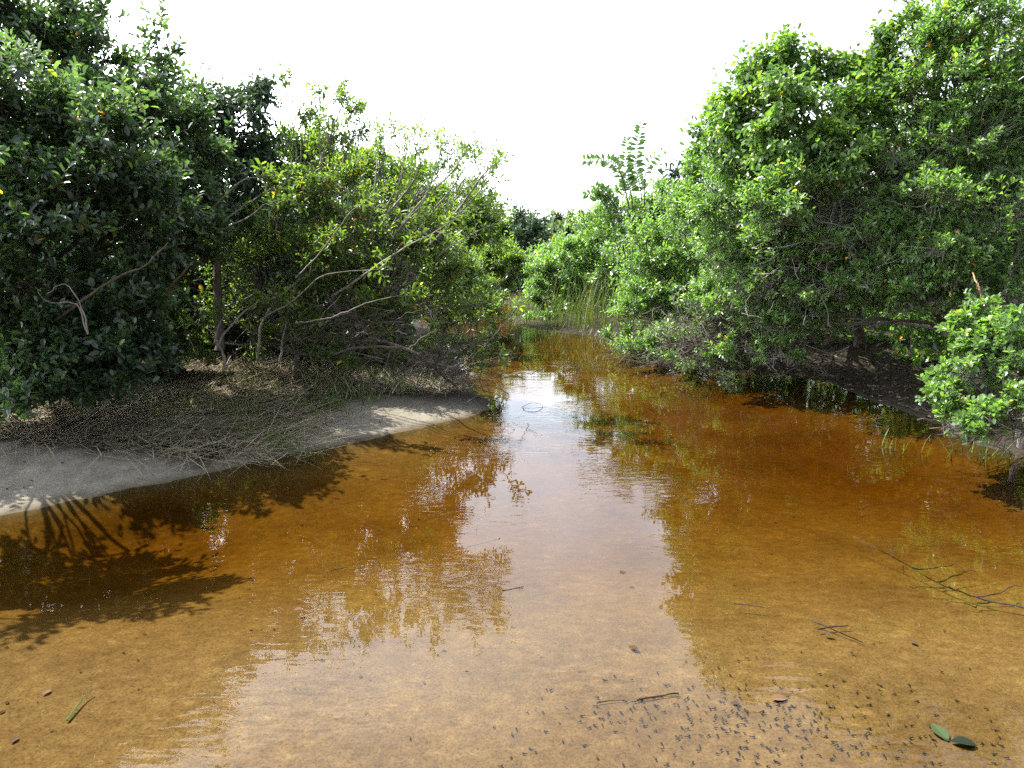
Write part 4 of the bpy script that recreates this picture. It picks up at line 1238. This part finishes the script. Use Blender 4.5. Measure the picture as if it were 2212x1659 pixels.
def tadpole_mesh(bend):
    # spine along +X, head at 0: oval body, then a flattened tail
    xs = np.array([0, .0012, .0035, .0065, .0095, .012, .0135, .016, .020, .024, .028, .0315])
    wy = np.array([.0010, .0036, .0052, .0060, .0055, .0040, .0027, .0018, .0015, .0012, .0009, .0003])
    wz = np.array([.0006, .0024, .0038, .0043, .0040, .0031, .0024, .0027, .0032, .0028, .0018, .0003])
    ns = 8
    ph = np.maximum(0, xs - .011)
    cy = bend[0] * ph * 14 * ph + bend[1] * .0012 * np.sin(ph * 260)
    an = np.arange(ns) * 2 * math.pi / ns
    V = np.stack([np.repeat(xs, ns), (cy[:, None] + wy[:, None] * np.cos(an)).ravel(), (wz[:, None] * np.sin(an)).ravel()], 1)
    i = np.arange(len(xs) * ns).reshape(len(xs), ns)
    a, c = i[:-1], i[1:]
    F = np.stack([a, np.roll(a, -1, 1), np.roll(c, -1, 1), c], -1).reshape(-1, 4)
    caps = [i[0][::-1][None], i[-1][None]]
    return mesh_np("tadpole", V, [F] + caps, M['tadpole'], smooth=True)


TM = [tadpole_mesh(b) for b in ((0, .6), (1.6, 0), (-1.6, .5), (.8, -1), (-.7, 1))]
spots = []
for cx, cy, sx, sy, n in [(1640, 1560, 70, 20, 58), (1680, 1545, 40, 14, 18), (1480, 1535, 80, 24, 44), (1380, 1560, 90, 40, 22), (1540, 1500, 70, 26, 24), (1640, 1610, 110, 24, 34),
                          (1780, 1540, 60, 30, 24), (1860, 1560, 80, 40, 26), (1980, 1580, 60, 40, 18), (2120, 1600, 70, 36, 14), (1240, 1580, 80, 40, 16), (1400, 1480, 130, 40, 12), (1100, 1610, 110, 30, 7), (1720, 1640, 120, 16, 14)]:
    k = 0
    tries = 0
    while k < n and tries < 4000:
        tries += 1
        x, y = random.gauss(cx, sx * 1.35), random.gauss(cy, sy * 1.35)
        if not (840 < x < 2208 and 1400 < y < 1655):
            continue
        p = G(x, y)
        if any((p[0] - q[0]) ** 2 + (p[1] - q[1]) ** 2 < .016 ** 2 for q in spots):
            continue
        spots.append((p[0], p[1], x, y))
        k += 1
random.shuffle(spots)
spots = spots[:300]
for i, (x, y, px, py) in enumerate(spots):
    o = link("tadpole", TM[i % 5])
    s = random.uniform(.5, .78)
    o.scale = (s, s, s)
    o.location = (x, y, -.0024 * s)
    o.rotation_euler = (0, random.uniform(-.05, .12), random.gauss(-.9, 1.7))
    near = sorted((q[0] - x) ** 2 + (q[1] - y) ** 2 for q in spots)[1:3]
    if near[0] > .055 ** 2:
        tag(o, "lone black tadpole well apart from its neighbours " + ("near the floating green leaves" if px > 1900 else "in the pinkish shallows on the left" if px < 1330 else "above the shoal in the open shallows" if py < 1520 else "near the lower edge of the shoal"), "tadpole", "lone tadpoles")
    elif px > 1930:
        tag(o, "black tadpole of the loose group around the floating green leaves", "tadpole", "tadpoles around the floating leaves")
    elif px < 1300:
        tag(o, "black tadpole straggling left of the shoal in the pinkish shallows", "tadpole", "straggling tadpoles left of the shoal")
    elif (px - 1420) ** 2 + (2 * (py - 1507)) ** 2 < 70 ** 2:
        tag(o, "black tadpole gathered about the straight dark stick", "tadpole", "tadpoles about the straight stick")
    elif (px - 1685) ** 2 + (2 * (py - 1510)) ** 2 < 75 ** 2:
        tag(o, "black tadpole close by the reddish brown sunken leaf", "tadpole", "tadpoles by the reddish leaf")
    elif py > 1605:
        tag(o, "black tadpole of the shoal's lower fringe next to the bottom edge", "tadpole", "tadpoles of the lower fringe")
    elif px > 1760:
        tag(o, "black tadpole of the shoal between its densest knot and the floating leaves", "tadpole", "tadpoles right of the knot")
    elif px < 1540:
        tag(o, "black tadpole of the shoal below and left of the straight stick", "tadpole", "tadpoles left of the knot")
    else:
        tag(o, "black tadpole in the densest knot of the shoal below the reddish leaf", "tadpole", "tadpoles of the densest knot")
